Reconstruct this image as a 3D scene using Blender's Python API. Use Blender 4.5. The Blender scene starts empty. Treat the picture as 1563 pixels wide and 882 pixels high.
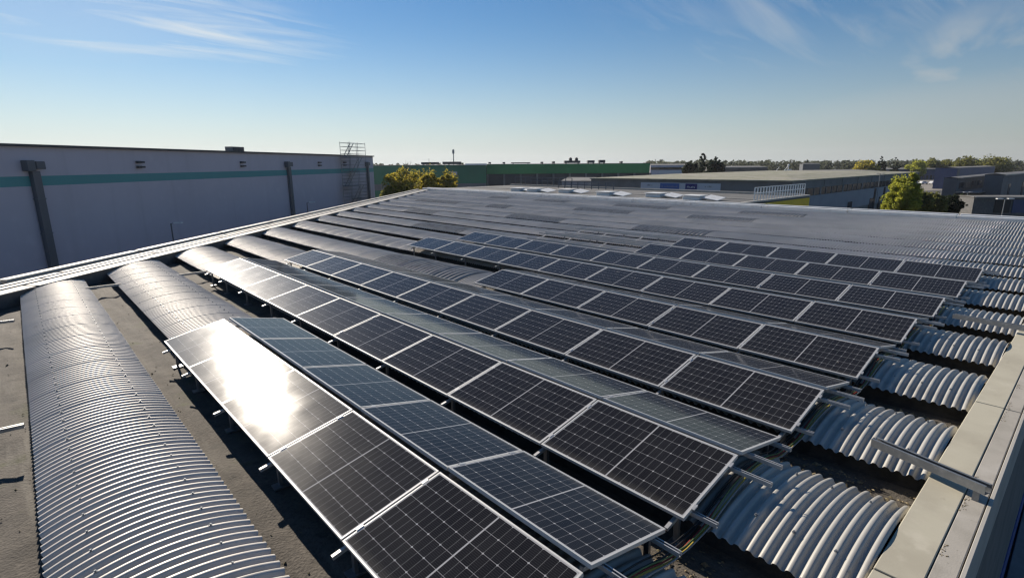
import bpy, math, random
import numpy as np
from mathutils import Vector, Matrix

scene = bpy.context.scene
R = math.radians
random.seed(7)
rng = np.random.default_rng(7)

# ------------------------------------------------------------------ camera
F_PX, PITCH, ROLL, YAW, EYE = 817.5, .230, -.0064, .7404, 3.046
IW, IH = 1563.0, 882.0
fh = Vector((math.sin(YAW), math.cos(YAW), 0)); rt = Vector((math.cos(YAW), -math.sin(YAW), 0)); zz = Vector((0, 0, 1))
fw = fh*math.cos(PITCH) - zz*math.sin(PITCH); up = fh*math.sin(PITCH) + zz*math.cos(PITCH)
cr, sr = math.cos(ROLL), math.sin(ROLL)
cx = rt*cr + up*sr; cy = up*cr - rt*sr
cam_d = bpy.data.cameras.new('camera'); cam = bpy.data.objects.new('camera', cam_d); scene.collection.objects.link(cam)
m = Matrix.Identity(4)
for i in range(3):
    m[i][0] = cx[i]; m[i][1] = cy[i]; m[i][2] = -fw[i]
m[2][3] = EYE
cam.matrix_world = m
cam_d.sensor_width = 36; cam_d.lens = 36*F_PX/IW; cam_d.clip_start = .05; cam_d.clip_end = 9000
scene.camera = cam

# ------------------------------------------------------------------ sky and sun
SUN = Vector((.085, .906, .416)).normalized()
SUN_EL = math.asin(SUN.z); SUN_AZ = math.atan2(SUN.x, SUN.y)
scene.view_settings.view_transform = 'Standard'; scene.view_settings.look = 'None'
scene.view_settings.exposure = 0.78; scene.view_settings.gamma = 1
scene.render.engine = 'CYCLES'; scene.cycles.filter_width = 1.35
world = bpy.data.worlds.new('World'); scene.world = world; world.use_nodes = True
wn, wl = world.node_tree.nodes, world.node_tree.links
wn.clear()
def N(nodes, typ, **kw):
    n = nodes.new(typ)
    for k, v in kw.items(): setattr(n, k, v)
    return n
w_out = N(wn, 'ShaderNodeOutputWorld'); w_bg = N(wn, 'ShaderNodeBackground'); sky = N(wn, 'ShaderNodeTexSky')
sky.sky_type = 'NISHITA'; sky.sun_disc = False; sky.sun_elevation = SUN_EL; sky.sun_rotation = SUN_AZ
sky.air_density = 1.15; sky.dust_density = .05; sky.ozone_density = 6.0; sky.altitude = 50
w_bg.inputs['Strength'].default_value = .05
# thin cirrus: stretched noise over the sky direction, present only in two parts of the sky
tc = N(wn, 'ShaderNodeTexCoord'); sep = N(wn, 'ShaderNodeSeparateXYZ'); wl.new(tc.outputs['Generated'], sep.inputs[0])
def wmath(op, a, b=None, c=None, clamp=False):
    n = N(wn, 'ShaderNodeMath', operation=op, use_clamp=clamp)
    for i, v in enumerate((a, b, c)):
        if v is None: continue
        if isinstance(v, (int, float)): n.inputs[i].default_value = v
        else: wl.new(v, n.inputs[i])
    return n.outputs[0]
zc = wmath('ADD', wmath('MAXIMUM', sep.outputs[2], 0.0), .12)
comb = N(wn, 'ShaderNodeCombineXYZ'); wl.new(wmath('DIVIDE', sep.outputs[0], zc), comb.inputs[0]); wl.new(wmath('DIVIDE', sep.outputs[1], zc), comb.inputs[1])
mp = N(wn, 'ShaderNodeMapping'); wl.new(comb.outputs[0], mp.inputs[0])
mp.inputs['Rotation'].default_value = (0, 0, R(35)); mp.inputs['Scale'].default_value = (.38, 2.1, 1)
nz = N(wn, 'ShaderNodeTexNoise'); wl.new(mp.outputs[0], nz.inputs['Vector']); nz.inputs['Scale'].default_value = 1.5; nz.inputs['Detail'].default_value = 8; nz.inputs['Roughness'].default_value = .58; nz.inputs['Distortion'].default_value = 1.1
fib = wmath('MULTIPLY', wmath('SUBTRACT', nz.outputs[0], .40), 3.6, clamp=True)
def sky_dir(px, py):
    x = (px-IW/2)/F_PX; y = (py-IH/2)/F_PX
    return (fw + cx*x - cy*y).normalized()
def zone(px, py, inner, outer, sx=1.0):
    d = sky_dir(px, py)
    vs = N(wn, 'ShaderNodeVectorMath', operation='SUBTRACT'); wl.new(tc.outputs['Generated'], vs.inputs[0]); vs.inputs[1].default_value = d
    side = Vector((d.y, -d.x, 0)).normalized(); upv = side.cross(d)
    def dot(v):
        n = N(wn, 'ShaderNodeVectorMath', operation='DOT_PRODUCT'); wl.new(vs.outputs[0], n.inputs[0]); n.inputs[1].default_value = v; return n.outputs['Value']
    a = wmath('MULTIPLY', dot(side), 1/sx); b = dot(upv)
    r = wmath('SQRT', wmath('ADD', wmath('MULTIPLY', a, a), wmath('MULTIPLY', b, b)))
    mr = N(wn, 'ShaderNodeMapRange', interpolation_type='SMOOTHERSTEP'); wl.new(r, mr.inputs[0])
    mr.inputs[1].default_value = inner; mr.inputs[2].default_value = outer; mr.inputs[3].default_value = 1; mr.inputs[4].default_value = 0
    return mr.outputs[0]
zones = wmath('MAXIMUM', wmath('MULTIPLY', zone(240, 38, .01, .075, 5.2), .95), wmath('MULTIPLY', zone(1550, 75, .03, .15, 2.2), .25))
zones = wmath('MAXIMUM', zones, wmath('MULTIPLY', zone(1300, 25, .02, .16, 3.4), .38))
mp2 = N(wn, 'ShaderNodeMapping'); wl.new(comb.outputs[0], mp2.inputs[0]); mp2.inputs['Rotation'].default_value = (0, 0, R(-65)); mp2.inputs['Scale'].default_value = (.9, 2.3, 1); mp2.inputs['Location'].default_value = (1.3, .4, 0)
nz2 = N(wn, 'ShaderNodeTexNoise'); wl.new(mp2.outputs[0], nz2.inputs['Vector']); nz2.inputs['Scale'].default_value = 1.1; nz2.inputs['Detail'].default_value = 9; nz2.inputs['Roughness'].default_value = .55; nz2.inputs['Distortion'].default_value = .35
fib2 = wmath('MULTIPLY', wmath('SUBTRACT', nz2.outputs[0], .36), 3.4, clamp=True)
cirrus = wmath('MAXIMUM', wmath('MULTIPLY', fib, zones), wmath('MULTIPLY', fib2, wmath('MULTIPLY', zone(1545, 80, .02, .10, 1.9), .8)))
# a pale veil low over the horizon on the side away from the sun
veil = wmath('MULTIPLY', zone(1640, 226, .05, .155, 5.2), .62)
trail = wmath('MULTIPLY', zone(1290, 165, .0, .0075, 17), .50)
hz = wmath('MULTIPLY', wmath('POWER', wmath('SUBTRACT', 1.0, wmath('MINIMUM', wmath('MULTIPLY', wmath('MAXIMUM', sep.outputs[2], 0.0), 3.8), 1.0)), 2.0), .88)
cl = wmath('MAXIMUM', wmath('MAXIMUM', wmath('MAXIMUM', cirrus, veil), wmath('MAXIMUM', trail, wmath('MULTIPLY', zone(60, 20, .0, .30, 1.6), .22))), hz)
mixc = N(wn, 'ShaderNodeMix', data_type='RGBA'); wl.new(cl, mixc.inputs[0]); hsv = N(wn, 'ShaderNodeHueSaturation'); hsv.inputs['Saturation'].default_value = 1.08; wl.new(sky.outputs[0], hsv.inputs['Color']); wl.new(hsv.outputs[0], mixc.inputs[6]); sdot = N(wn, 'ShaderNodeVectorMath', operation='DOT_PRODUCT'); wl.new(tc.outputs['Generated'], sdot.inputs[0]); sdot.inputs[1].default_value = SUN
hv = wmath('ADD', wmath('MULTIPLY', wmath('MAXIMUM', sdot.outputs['Value'], 0.0), 5.0), 4.2)      # the air is brighter towards the sun
hc = N(wn, 'ShaderNodeVectorMath', operation='SCALE'); hc.inputs[0].default_value = (.96, 1.03, 1.06); wl.new(hv, hc.inputs['Scale']); wl.new(hc.outputs[0], mixc.inputs[7])
wl.new(mixc.outputs[2], w_bg.inputs['Color']); wl.new(w_bg.outputs[0], w_out.inputs[0])

sun_d = bpy.data.lights.new('sun', 'SUN'); sun_d.energy = 4.3; sun_d.angle = R(.5); sun_d.color = (1.0, .90, .77)
sun = bpy.data.objects.new('sun', sun_d); scene.collection.objects.link(sun)
sun.rotation_euler = (-SUN).to_track_quat('-Z', 'Y').to_euler(); sun.location = (0, 0, 60)

# ------------------------------------------------------------------ helpers
COL = scene.collection
def tag(o, label=None, cat=None, group=None, kind=None):
    if label: o['label'] = label
    if cat: o['category'] = cat
    if group: o['group'] = group
    if kind: o['kind'] = kind
    return o
def empty(name, loc=(0, 0, 0), label=None, cat=None, group=None):
    o = bpy.data.objects.new(name, None); o.empty_display_size = .2; COL.objects.link(o); o.location = loc
    return tag(o, label, cat, group)
class MB:
    def __init__(s): s.v = []; s.f = []; s.mi = []
    def add(s, vs, fs, mi=0):
        b = len(s.v); s.v += [tuple(v) for v in vs]; s.f += [tuple(i+b for i in f) for f in fs]; s.mi += [mi]*len(fs); return s
    def box(s, c, sz, ax=None, mi=0):
        c = Vector(c); ex, ey, ez = ax if ax else (Vector((1, 0, 0)), Vector((0, 1, 0)), Vector((0, 0, 1)))
        hx, hy, hz = ex*(sz[0]/2), ey*(sz[1]/2), ez*(sz[2]/2)
        vs = [c+hx*i+hy*j+hz*k for i in (-1, 1) for j in (-1, 1) for k in (-1, 1)]
        return s.add(vs, [(0, 1, 3, 2), (4, 6, 7, 5), (0, 4, 5, 1), (2, 3, 7, 6), (0, 2, 6, 4), (1, 5, 7, 3)], mi)
    def bar(s, a, b, w, h, mi=0, upv=(0, 0, 1)):
        a, b = Vector(a), Vector(b); d = b-a; L = d.length; d.normalize(); u = Vector(upv)
        sd = d.cross(u)
        if sd.length < 1e-4: sd = d.cross(Vector((1, 0, 0)))
        sd.normalize(); u2 = sd.cross(d)
        return s.box((a+b)/2, (L, w, h), (d, sd, u2), mi)
    def channel(s, a, b, w, h, t=.004):   # a C profile, open side up
        a, b = Vector(a), Vector(b); d = (b-a).normalized(); sd = d.cross(Vector((0, 0, 1))).normalized(); u2 = sd.cross(d)
        pr = [(-w/2, -h/2), (w/2, -h/2), (w/2, h/2), (w/2-w*.25, h/2), (w/2-w*.25, h/2-t), (w/2-t, h/2-t), (w/2-t, -h/2+t), (-w/2+t, -h/2+t), (-w/2+t, h/2-t), (-w/2+w*.25, h/2-t), (-w/2+w*.25, h/2), (-w/2, h/2)]
        n = len(pr); vs = [p+sd*x+u2*y for p in (a, b) for x, y in pr]
        fs = [(i, (i+1) % n, n+(i+1) % n, n+i) for i in range(n)]
        for q in ((0, 1, 6, 7), (1, 2, 5, 6), (0, 7, 8, 11), (2, 3, 4, 5), (8, 9, 10, 11)):
            fs.append(q); fs.append(tuple(n+i for i in reversed(q)))
        return s.add(vs, fs)
    def tube(s, pts, r, n=6, mi=0, caps=True):
        pts = [Vector(p) for p in pts]; rs = r if isinstance(r, (list, tuple)) else [r]*len(pts)
        vs = []; fs = []
        for i, p in enumerate(pts):
            d = (pts[min(i+1, len(pts)-1)]-pts[max(i-1, 0)]).normalized()
            a = d.cross(Vector((0, 0, 1)))
            if a.length < 1e-3: a = Vector((1, 0, 0))
            a.normalize(); b = d.cross(a)
            vs += [p+(a*math.cos(t)+b*math.sin(t))*rs[i] for t in [2*math.pi*k/n for k in range(n)]]
        for i in range(len(pts)-1):
            fs += [(i*n+k, i*n+(k+1) % n, (i+1)*n+(k+1) % n, (i+1)*n+k) for k in range(n)]
        if caps: fs += [tuple(range(n-1, -1, -1)), tuple(range((len(pts)-1)*n, len(pts)*n))]
        return s.add(vs, fs, mi)
    def prism(s, base, z0, z1, mi=0):   # base: plan polygon, anticlockwise
        n = len(base); vs = [(x, y, z0) for x, y in base]+[(x, y, z1) for x, y in base]
        return s.add(vs, [tuple(range(n-1, -1, -1)), tuple(range(n, 2*n))]+[(i, (i+1) % n, n+(i+1) % n, n+i) for i in range(n)], mi)
    def build(s, name, mats, parent=None, smooth=False, bevel=0):
        me = bpy.data.meshes.new(name); me.from_pydata(s.v, [], s.f)
        for mt in (mats if isinstance(mats, (list, tuple)) else [mats]): me.materials.append(mt)
        if any(s.mi): me.polygons.foreach_set('material_index', s.mi)
        if smooth: me.polygons.foreach_set('use_smooth', [True]*len(s.f))
        me.update(); return link(name, me, parent, bevel)
def link(name, me, parent=None, bevel=0):
    o = bpy.data.objects.new(name, me); COL.objects.link(o)
    if parent is not None: o.parent = parent
    if bevel:
        b = o.modifiers.new('bevel', 'BEVEL'); b.width = bevel; b.segments = 2; b.limit_method = 'ANGLE'
    return o
def copy_tree(o, parent=None):
    c = o.copy(); COL.objects.link(c); c.parent = parent
    for ch in list(o.children): copy_tree(ch, c)
    return c
def np_mesh(name, V, Fq, mats, mi=None, smooth=True):
    me = bpy.data.meshes.new(name); nf = len(Fq)
    me.vertices.add(len(V)); me.vertices.foreach_set('co', V.astype(np.float32).ravel())
    me.loops.add(nf*4); me.loops.foreach_set('vertex_index', Fq.astype(np.int32).ravel())
    me.polygons.add(nf); me.polygons.foreach_set('loop_start', np.arange(0, nf*4, 4, dtype=np.int32))
    for mt in (mats if isinstance(mats, (list, tuple)) else [mats]): me.materials.append(mt)
    if mi is not None: me.polygons.foreach_set('material_index', mi.astype(np.int32))
    if smooth: me.polygons.foreach_set('use_smooth', np.ones(nf, dtype=bool))
    me.update(calc_edges=True); me.validate(); return me
# map from a picture column and a distance ahead to a place on the plan, and from a picture row to a height
def ray(px, py):
    x = (px-IW/2)/F_PX; y = (py-IH/2)/F_PX
    return fw + cx*x - cy*y
def plan(px, D, py=250):
    d = ray(px, py); t = D/d.dot(fh); return Vector((d.x*t, d.y*t))
def height(px, py, D):
    d = ray(px, py); return EYE + d.z*D/d.dot(fh)
GROUND = -8.0

# ------------------------------------------------------------------ materials
def mat(name, col, rough=.6, metal=0, noise=None, bump=None, spec=.5, coords='Object', **kw):
    """noise: (scale, second colour, low, high[, detail[, stretch]]) - mixes in a second colour where the noise is high; may be a list"""
    mt = bpy.data.materials.new(name); mt.use_nodes = True; nd, lk = mt.node_tree.nodes, mt.node_tree.links
    b = nd['Principled BSDF']; b.inputs['Roughness'].default_value = rough; b.inputs['Metallic'].default_value = metal
    b.inputs['Specular IOR Level'].default_value = spec
    for k, v in kw.items(): b.inputs[k].default_value = v
    c4 = (*col, 1); b.inputs['Base Color'].default_value = c4
    tcn = nd.new('ShaderNodeTexCoord'); cur = None
    for ns in (noise if isinstance(noise, list) else [noise] if noise else []):
        sc, c2, lo, hi = ns[:4]; det = ns[4] if len(ns) > 4 else 6
        src = tcn.outputs[coords]
        if len(ns) > 5:
            mpn = nd.new('ShaderNodeMapping'); mpn.inputs['Scale'].default_value = ns[5]; lk.new(src, mpn.inputs[0]); src = mpn.outputs[0]
        n = nd.new('ShaderNodeTexNoise'); n.inputs['Scale'].default_value = sc; n.inputs['Detail'].default_value = det; n.inputs['Roughness'].default_value = .6
        lk.new(src, n.inputs['Vector'])
        mr = nd.new('ShaderNodeMapRange'); mr.interpolation_type = 'SMOOTHSTEP'; mr.inputs[1].default_value = lo; mr.inputs[2].default_value = hi; lk.new(n.outputs[0], mr.inputs[0])
        mx = nd.new('ShaderNodeMix'); mx.data_type = 'RGBA'; lk.new(mr.outputs[0], mx.inputs[0])
        if cur is None: mx.inputs[6].default_value = c4
        else: lk.new(cur, mx.inputs[6])
        mx.inputs[7].default_value = (*c2, 1); cur = mx.outputs[2]
    if cur is not None: lk.new(cur, b.inputs['Base Color'])
    if bump:
        n = nd.new('ShaderNodeTexNoise'); n.inputs['Scale'].default_value = bump[0]; n.inputs['Detail'].default_value = 8; lk.new(tcn.outputs[coords], n.inputs['Vector'])
        bp = nd.new('ShaderNodeBump'); bp.inputs['Strength'].default_value = bump[1]; bp.inputs['Distance'].default_value = bump[2] if len(bump) > 2 else .02; lk.new(n.outputs[0], bp.inputs['Height']); lk.new(bp.outputs[0], b.inputs['Normal'])
    return mt
M = {}
M['sheet'] = mat('weathered_sheet', (.54, .50, .45), .50, .18, [(.9, (.58, .54, .485), .35, .7), (5, (.37, .335, .29), .55, .8, 8), (.35, (.46, .43, .385), .45, .65, 4)], bump=(60, .08, .004))
M['sheet_old'] = mat('grimy_sheet', (.36, .335, .30), .6, .08, [(4, (.24, .225, .20), .4, .7, 8), (14, (.42, .39, .35), .55, .8)], bump=(50, .15, .004))
M['sheet_dust'] = mat('dusty_sheet', (.40, .385, .35), .5, .25, [(3, (.30, .285, .255), .45, .75, 8, (1, .15, 1)), (9, (.14, .125, .10), .64, .78, 8)], bump=(60, .1, .004))
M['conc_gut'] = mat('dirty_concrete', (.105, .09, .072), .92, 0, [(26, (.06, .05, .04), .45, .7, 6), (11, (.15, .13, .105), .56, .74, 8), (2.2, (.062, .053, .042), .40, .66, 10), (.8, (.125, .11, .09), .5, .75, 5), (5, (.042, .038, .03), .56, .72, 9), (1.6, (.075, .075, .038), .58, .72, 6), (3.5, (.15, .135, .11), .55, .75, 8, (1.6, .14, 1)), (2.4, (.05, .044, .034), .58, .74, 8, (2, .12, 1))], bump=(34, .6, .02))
M['gutter_wall'] = mat('shade_dark_concrete', (.06, .055, .048), .95, 0, (5, (.03, .028, .025), .4, .7), bump=(25, .4, .02))  # shade under the vault edges painted into the dirty concrete's dark colour
M['coping'] = mat('cream_coping', (.47, .435, .335), .8, 0, [(1.1, (.40, .365, .28), .4, .65, 6), (6, (.30, .26, .19), .62, .8, 10), (2.5, (.52, .48, .38), .55, .75)], bump=(90, .10, .004))
M['coping_grey'] = mat('grey_coping', (.39, .36, .31), .88, 0, [(3, (.32, .295, .25), .4, .7, 8), (14, (.16, .14, .105), .62, .74, 8), (1.2, (.45, .42, .37), .5, .7)], bump=(70, .2, .006))
M['flash'] = mat('pale_flashing', (.42, .395, .35), .65, 0, [(2, (.35, .325, .28), .45, .7), (8, (.24, .21, .17), .66, .8, 8)], bump=(30, .05, .004))
M['flash_dark'] = mat('dark_felt', (.10, .10, .10), .8, 0, (4, (.15, .145, .135), .45, .7))
M['factory_wall'] = mat('factory_wall_concrete', (.16, .155, .145), .85, 0, (1.5, (.11, .105, .10), .4, .7), bump=(20, .2, .01))
M['alu'] = mat('aluminium', (.48, .48, .48), .5, .5, (20, (.38, .38, .38), .45, .7))
M['alu_bright'] = mat('frame_aluminium', (.50, .50, .49), .55, .25)
M['steel_dark'] = mat('galvanised_dark', (.22, .23, .24), .45, .6, (12, (.30, .31, .32), .45, .7))
M['rubber'] = mat('black_plastic', (.012, .012, .012), .6)
M['moss'] = mat('moss_debris', (.17, .135, .08), 1.0, 0, [(9, (.30, .245, .15), .45, .65), (3, (.08, .08, .035), .52, .7)], bump=(40, .8, .02))
for nm, c in dict(yellow=(.42, .33, .05), red=(.30, .03, .025), black=(.012, .012, .012), grey=(.22, .22, .22), green=(.10, .16, .05)).items():
    M['cable_'+nm] = mat('cable_'+nm, c, .5)
M['asphalt'] = mat('asphalt', (.055, .055, .056), .95, 0, [(.3, (.075, .073, .07), .4, .7), (3, (.04, .04, .042), .5, .75)], bump=(30, .3, .01))
M['ground'] = mat('ground', (.07, .075, .04), 1, 0, [(.01, (.12, .10, .065), .4, .65), (.05, (.05, .06, .028), .45, .7), (.004, (.10, .10, .09), .5, .6)])
M['pavement'] = mat('pavement', (.24, .235, .22), .9, 0, (1.2, (.18, .175, .165), .4, .7))
M['white'] = mat('white_paint', (.78, .78, .76), .5, 0, (2, (.68, .67, .64), .45, .7))
M['yellow'] = mat('yellow_panel', (.80, .52, .02), .6, 0, (1.2, (.70, .45, .02), .45, .7))

# solar cells: 20 x 6 half cells drawn from the panel's own UV map
def cell_material():
    mt = bpy.data.materials.new('solar_cells'); mt.use_nodes = True; nd, lk = mt.node_tree.nodes, mt.node_tree.links
    b = nd['Principled BSDF']
    uv = nd.new('ShaderNodeUVMap'); uv.uv_map = 'cells'; sp = nd.new('ShaderNodeSeparateXYZ'); lk.new(uv.outputs[0], sp.inputs[0])
    def mth(op, a, bb=None):
        n = nd.new('ShaderNodeMath'); n.operation = op
        for i, v in enumerate((a, bb)):
            if v is None: continue
            if isinstance(v, (int, float)): n.inputs[i].default_value = v
            else: lk.new(v, n.inputs[i])
        return n.outputs[0]
    U, Vv = sp.outputs[0], sp.outputs[1]
    def edge(x): return mth('SUBTRACT', .5, mth('ABSOLUTE', mth('SUBTRACT', mth('FRACT', x), .5)))   # distance to nearest integer
    eu, ev = edge(U), edge(Vv)
    lu = mth('LESS_THAN', eu, .020); lv = mth('LESS_THAN', ev, .014)
    # chamfered corners every whole cell leave a small diamond
    dia = mth('LESS_THAN', mth('ADD', mth('MULTIPLY', edge(mth('MULTIPLY', U, .5)), 1.0), ev), .068)
    mid = mth('LESS_THAN', mth('ABSOLUTE', mth('SUBTRACT', U, 10)), .09)
    out = mth('MAXIMUM', mth('MAXIMUM', mth('LESS_THAN', U, .01), mth('GREATER_THAN', U, 19.99)), mth('MAXIMUM', mth('LESS_THAN', Vv, .01), mth('GREATER_THAN', Vv, 5.99)))
    bus = mth('MULTIPLY', mth('LESS_THAN', edge(mth('MULTIPLY', Vv, 9.0)), .05), .10)
    f1 = mth('MAXIMUM', mth('MULTIPLY', lu, .38), mth('MULTIPLY', lv, .62)); f2 = mth('MAXIMUM', mth('MAXIMUM', dia, mid), out)
    fac = mth('MAXIMUM', mth('MAXIMUM', f1, mth('MULTIPLY', f2, .95)), bus)
    wn_ = nd.new('ShaderNodeTexWhiteNoise'); wn_.noise_dimensions = '3D'
    fl = nd.new('ShaderNodeVectorMath'); fl.operation = 'FLOOR'; lk.new(uv.outputs[0], fl.inputs[0]); 
    oi = nd.new('ShaderNodeObjectInfo'); ad = nd.new('ShaderNodeVectorMath'); ad.operation = 'ADD'; lk.new(fl.outputs[0], ad.inputs[0])
    cb = nd.new('ShaderNodeCombineXYZ'); lk.new(mth('MULTIPLY', oi.outputs['Random'], 97), cb.inputs[2]); lk.new(cb.outputs[0], ad.inputs[1]); lk.new(ad.outputs[0], wn_.inputs['Vector'])
    cell = nd.new('ShaderNodeMix'); cell.data_type = 'RGBA'; lk.new(wn_.outputs[0], cell.inputs[0]); cell.inputs[6].default_value = (.0055, .0055, .0075, 1); cell.inputs[7].default_value = (.010, .010, .0125, 1)
    mx = nd.new('ShaderNodeMix'); mx.data_type = 'RGBA'; lk.new(fac, mx.inputs[0]); lk.new(cell.outputs[2], mx.inputs[6]); mx.inputs[7].default_value = (.38, .38, .39, 1)
    # a film of dust
    tcn = nd.new('ShaderNodeTexCoord'); ns = nd.new('ShaderNodeTexNoise'); ns.inputs['Scale'].default_value = 2.2; ns.inputs['Detail'].default_value = 8; lk.new(tcn.outputs['Object'], ns.inputs['Vector'])
    du = nd.new('ShaderNodeMix'); du.data_type = 'RGBA'; # dirt gathers along the lower edge, and a few dried splashes lie on the glass
    low = mth('MULTIPLY', mth('MAXIMUM', mth('SUBTRACT', .55, Vv), 0), .16)
    ns2 = nd.new('ShaderNodeTexNoise'); ns2.inputs['Scale'].default_value = 5.5; ns2.inputs['Detail'].default_value = 3; lk.new(ad.outputs[0], nd.new('ShaderNodeVectorMath').inputs[0])
    off = nd.new('ShaderNodeVectorMath'); off.operation = 'ADD'; lk.new(tcn.outputs['Object'], off.inputs[0]); lk.new(cb.outputs[0], off.inputs[1]); lk.new(off.outputs[0], ns2.inputs['Vector'])
    spl = mth('MULTIPLY', mth('GREATER_THAN', ns2.outputs[0], .765), .35)
    lk.new(mth('ADD', mth('MAXIMUM', low, spl), mth('MULTIPLY', ns.outputs[0], .035)), du.inputs[0]); lk.new(mx.outputs[2], du.inputs[6]); du.inputs[7].default_value = (.35, .32, .27, 1)
    lk.new(du.outputs[2], b.inputs['Base Color'])
    b.inputs['Roughness'].default_value = .36; b.inputs['Specular IOR Level'].default_value = .0035
    b.inputs['Coat Weight'].default_value = .72; b.inputs['Coat IOR'].default_value = 1.27
    rr = nd.new('ShaderNodeMapRange'); rr.inputs[1].default_value = .3; rr.inputs[2].default_value = .75; rr.inputs[3].default_value = .08; rr.inputs[4].default_value = .125; lk.new(ns.outputs[0], rr.inputs[0]); lk.new(rr.outputs[0], b.inputs['Coat Roughness'])
    return mt
M['cells'] = cell_material()

# ------------------------------------------------------------------ the factory roof
P, V0, HW, RISE = 2.3326, 2.602, .835, .145
def base_z(u): return -.155-.007*np.minimum(u, 20)
UE0 = 19.15
def half(k): return .72 if k == -1 else HW
def u_end(v): return UE0+1.0*v            # where the oblique left edge cuts the vaults
PITCH_C, AMP = .108, .0210
LASTK = 15
FAR_V = 38.95
def centre(k): return .41 if k == -1 else (-1.9 if k == -2 else V0+k*P)
def in_u(v): return .775-.008*v
def step_u(v): return .462-.006*v
def out_u(v): return .262-.0055*v

factory = empty('factory_building', (0, 0, GROUND), 'long factory roof of grey corrugated barrel vaults with a cream parapet', 'factory')
def fpart(o): o.parent = factory; o.location = (0, 0, -GROUND); return o
def corr(u, wide=False):
    if wide: return .026*np.sin(2*np.pi*u/.216)+.012
    s = np.sin(2*np.pi*u/PITCH_C); return AMP*np.tanh(1.7*(s+.15))/np.tanh(1.7)
def vault_mesh(k, ranges, mats, name, nu, na, dusty_to=None, wide=False):
    c = centre(k); HW = half(k); a = np.linspace(-1, 1, na+1); du = PITCH_C/nu
    allV, allF, allM, off = [], [], [], 0
    for u0, u1 in ranges:
        us = np.arange(u0, u1+du*.5, du); n = len(us)
        UU, AA = np.meshgrid(us, a, indexing='ij')
        ue = u_end(c+AA*HW)+.12
        cut = UU >= ue
        Uc = np.minimum(UU, ue)
        # a slight sag and lap of each sheet so that the rows are not perfectly even
        lap = (.0065 if k < 2 else .009)*(1-np.mod(Uc/(PITCH_C*9)+.13*k, 1)); wob = .004*np.sin(Uc*.7+k*2.1)+.003*np.sin(Uc*2.3+k)
        zb = base_z(Uc)
        th = AA*.93; Rr = (HW**2+RISE**2)/(2*RISE); ang = math.asin(HW/Rr)
        x = c+Rr*np.sin(AA*ang); z = zb+RISE-Rr*(1-np.cos(AA*ang))
        nx, nz_ = np.sin(AA*ang), np.cos(AA*ang)
        d = corr(Uc, wide)+lap+wob
        V = np.stack([x+nx*d, Uc, z+nz_*d], -1).reshape(-1, 3)
        idx = np.arange(n*(na+1)).reshape(n, na+1)
        Fq = np.stack([idx[:-1, :-1], idx[:-1, 1:], idx[1:, 1:], idx[1:, :-1]], -1).reshape(-1, 4)
        keep = ~(cut[:-1, :-1] & cut[:-1, 1:] & cut[1:, 1:] & cut[1:, :-1]).reshape(-1)
        Fq = Fq[keep]
        mi = np.zeros(len(Fq), int)
        if dusty_to is not None:
            cu = V[Fq].mean(1)[:, 1]; mi = (cu < dusty_to).astype(int)
        allV.append(V); allF.append(Fq+off); allM.append(mi); off += len(V)
    V = np.concatenate(allV); Fq = np.concatenate(allF); mi = np.concatenate(allM)
    used = np.unique(Fq); re = np.zeros(len(V), int); re[used] = np.arange(len(used))
    return np_mesh(name, V[used], re[Fq], mats, mi)
# darker replacement sheets let into some vaults: vault -> list of (u0, u1)
dark = {3: [(12, 17)], 6: [(21.2, 25.5)], 9: [(12, 16), (21, 25.6)], 11: [(30.7, 33.2), (37, 43.4)], 12: [(13, 17), (21.2, 26)], 14: [(12, 16), (21.2, 26), (31, 35), (38.5, 41.3)], 8: [(30.5, 34)]}
for k in range(-2, LASTK+1):
    c = centre(k); HW_ = half(k); u0 = in_u(c)+.015; u1 = u_end(c+HW_)+.2
    dk = sorted(dark.get(k, [])); rg = []; cur = u0
    for a, b in dk:
        a = round(a/PITCH_C)*PITCH_C; b = round(b/PITCH_C)*PITCH_C
        rg.append((cur, a)); cur = b
    rg.append((cur, u1))
    nu, na = (8, 20) if k <= 2 else (6, 14) if k < 8 else (5, 10)
    vos = [fpart(link('vault', vault_mesh(k, [g_], [M['sheet'], M['sheet_dust']], 'vault', nu, na, 3.2))) for g_ in rg]; vo = vos[0]
    for a, b in dk:
        a = round(a/PITCH_C)*PITCH_C; b = round(b/PITCH_C)*PITCH_C
        link('dark_sheet', vault_mesh(k, [(a, b)], M['sheet_old'], 'dark_sheet', nu, na, None, True), vo)
    # screws with washers along two lines of crests
    if k <= 4:
        mb = MB()
        Rr = (HW_**2+RISE**2)/(2*RISE)
        for s in (-.56, .56):
            nq = 0
            for j in range(int(u0/PITCH_C)+1, int((u1 if k < 1 else 5.0)/PITCH_C)):
                u = (j+.25)*PITCH_C
                if j % 3 or u > u_end(c+s*HW_)-.1: continue
                ang = math.asin(s*HW_/Rr)
                p = Vector((c+Rr*math.sin(ang), u, base_z(u)+RISE-Rr*(1-math.cos(ang)))); nn = Vector((math.sin(ang), 0, math.cos(ang)))
                p += nn*(AMP+.002)
                mb.tube([p, p+nn*.006], .017, 7); mb.tube([p+nn*.004, p+nn*.020], .009, 6)
        scr = mb.build('screw', M['steel_dark'], vo); scr['kind'] = 'stuff'
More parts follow.
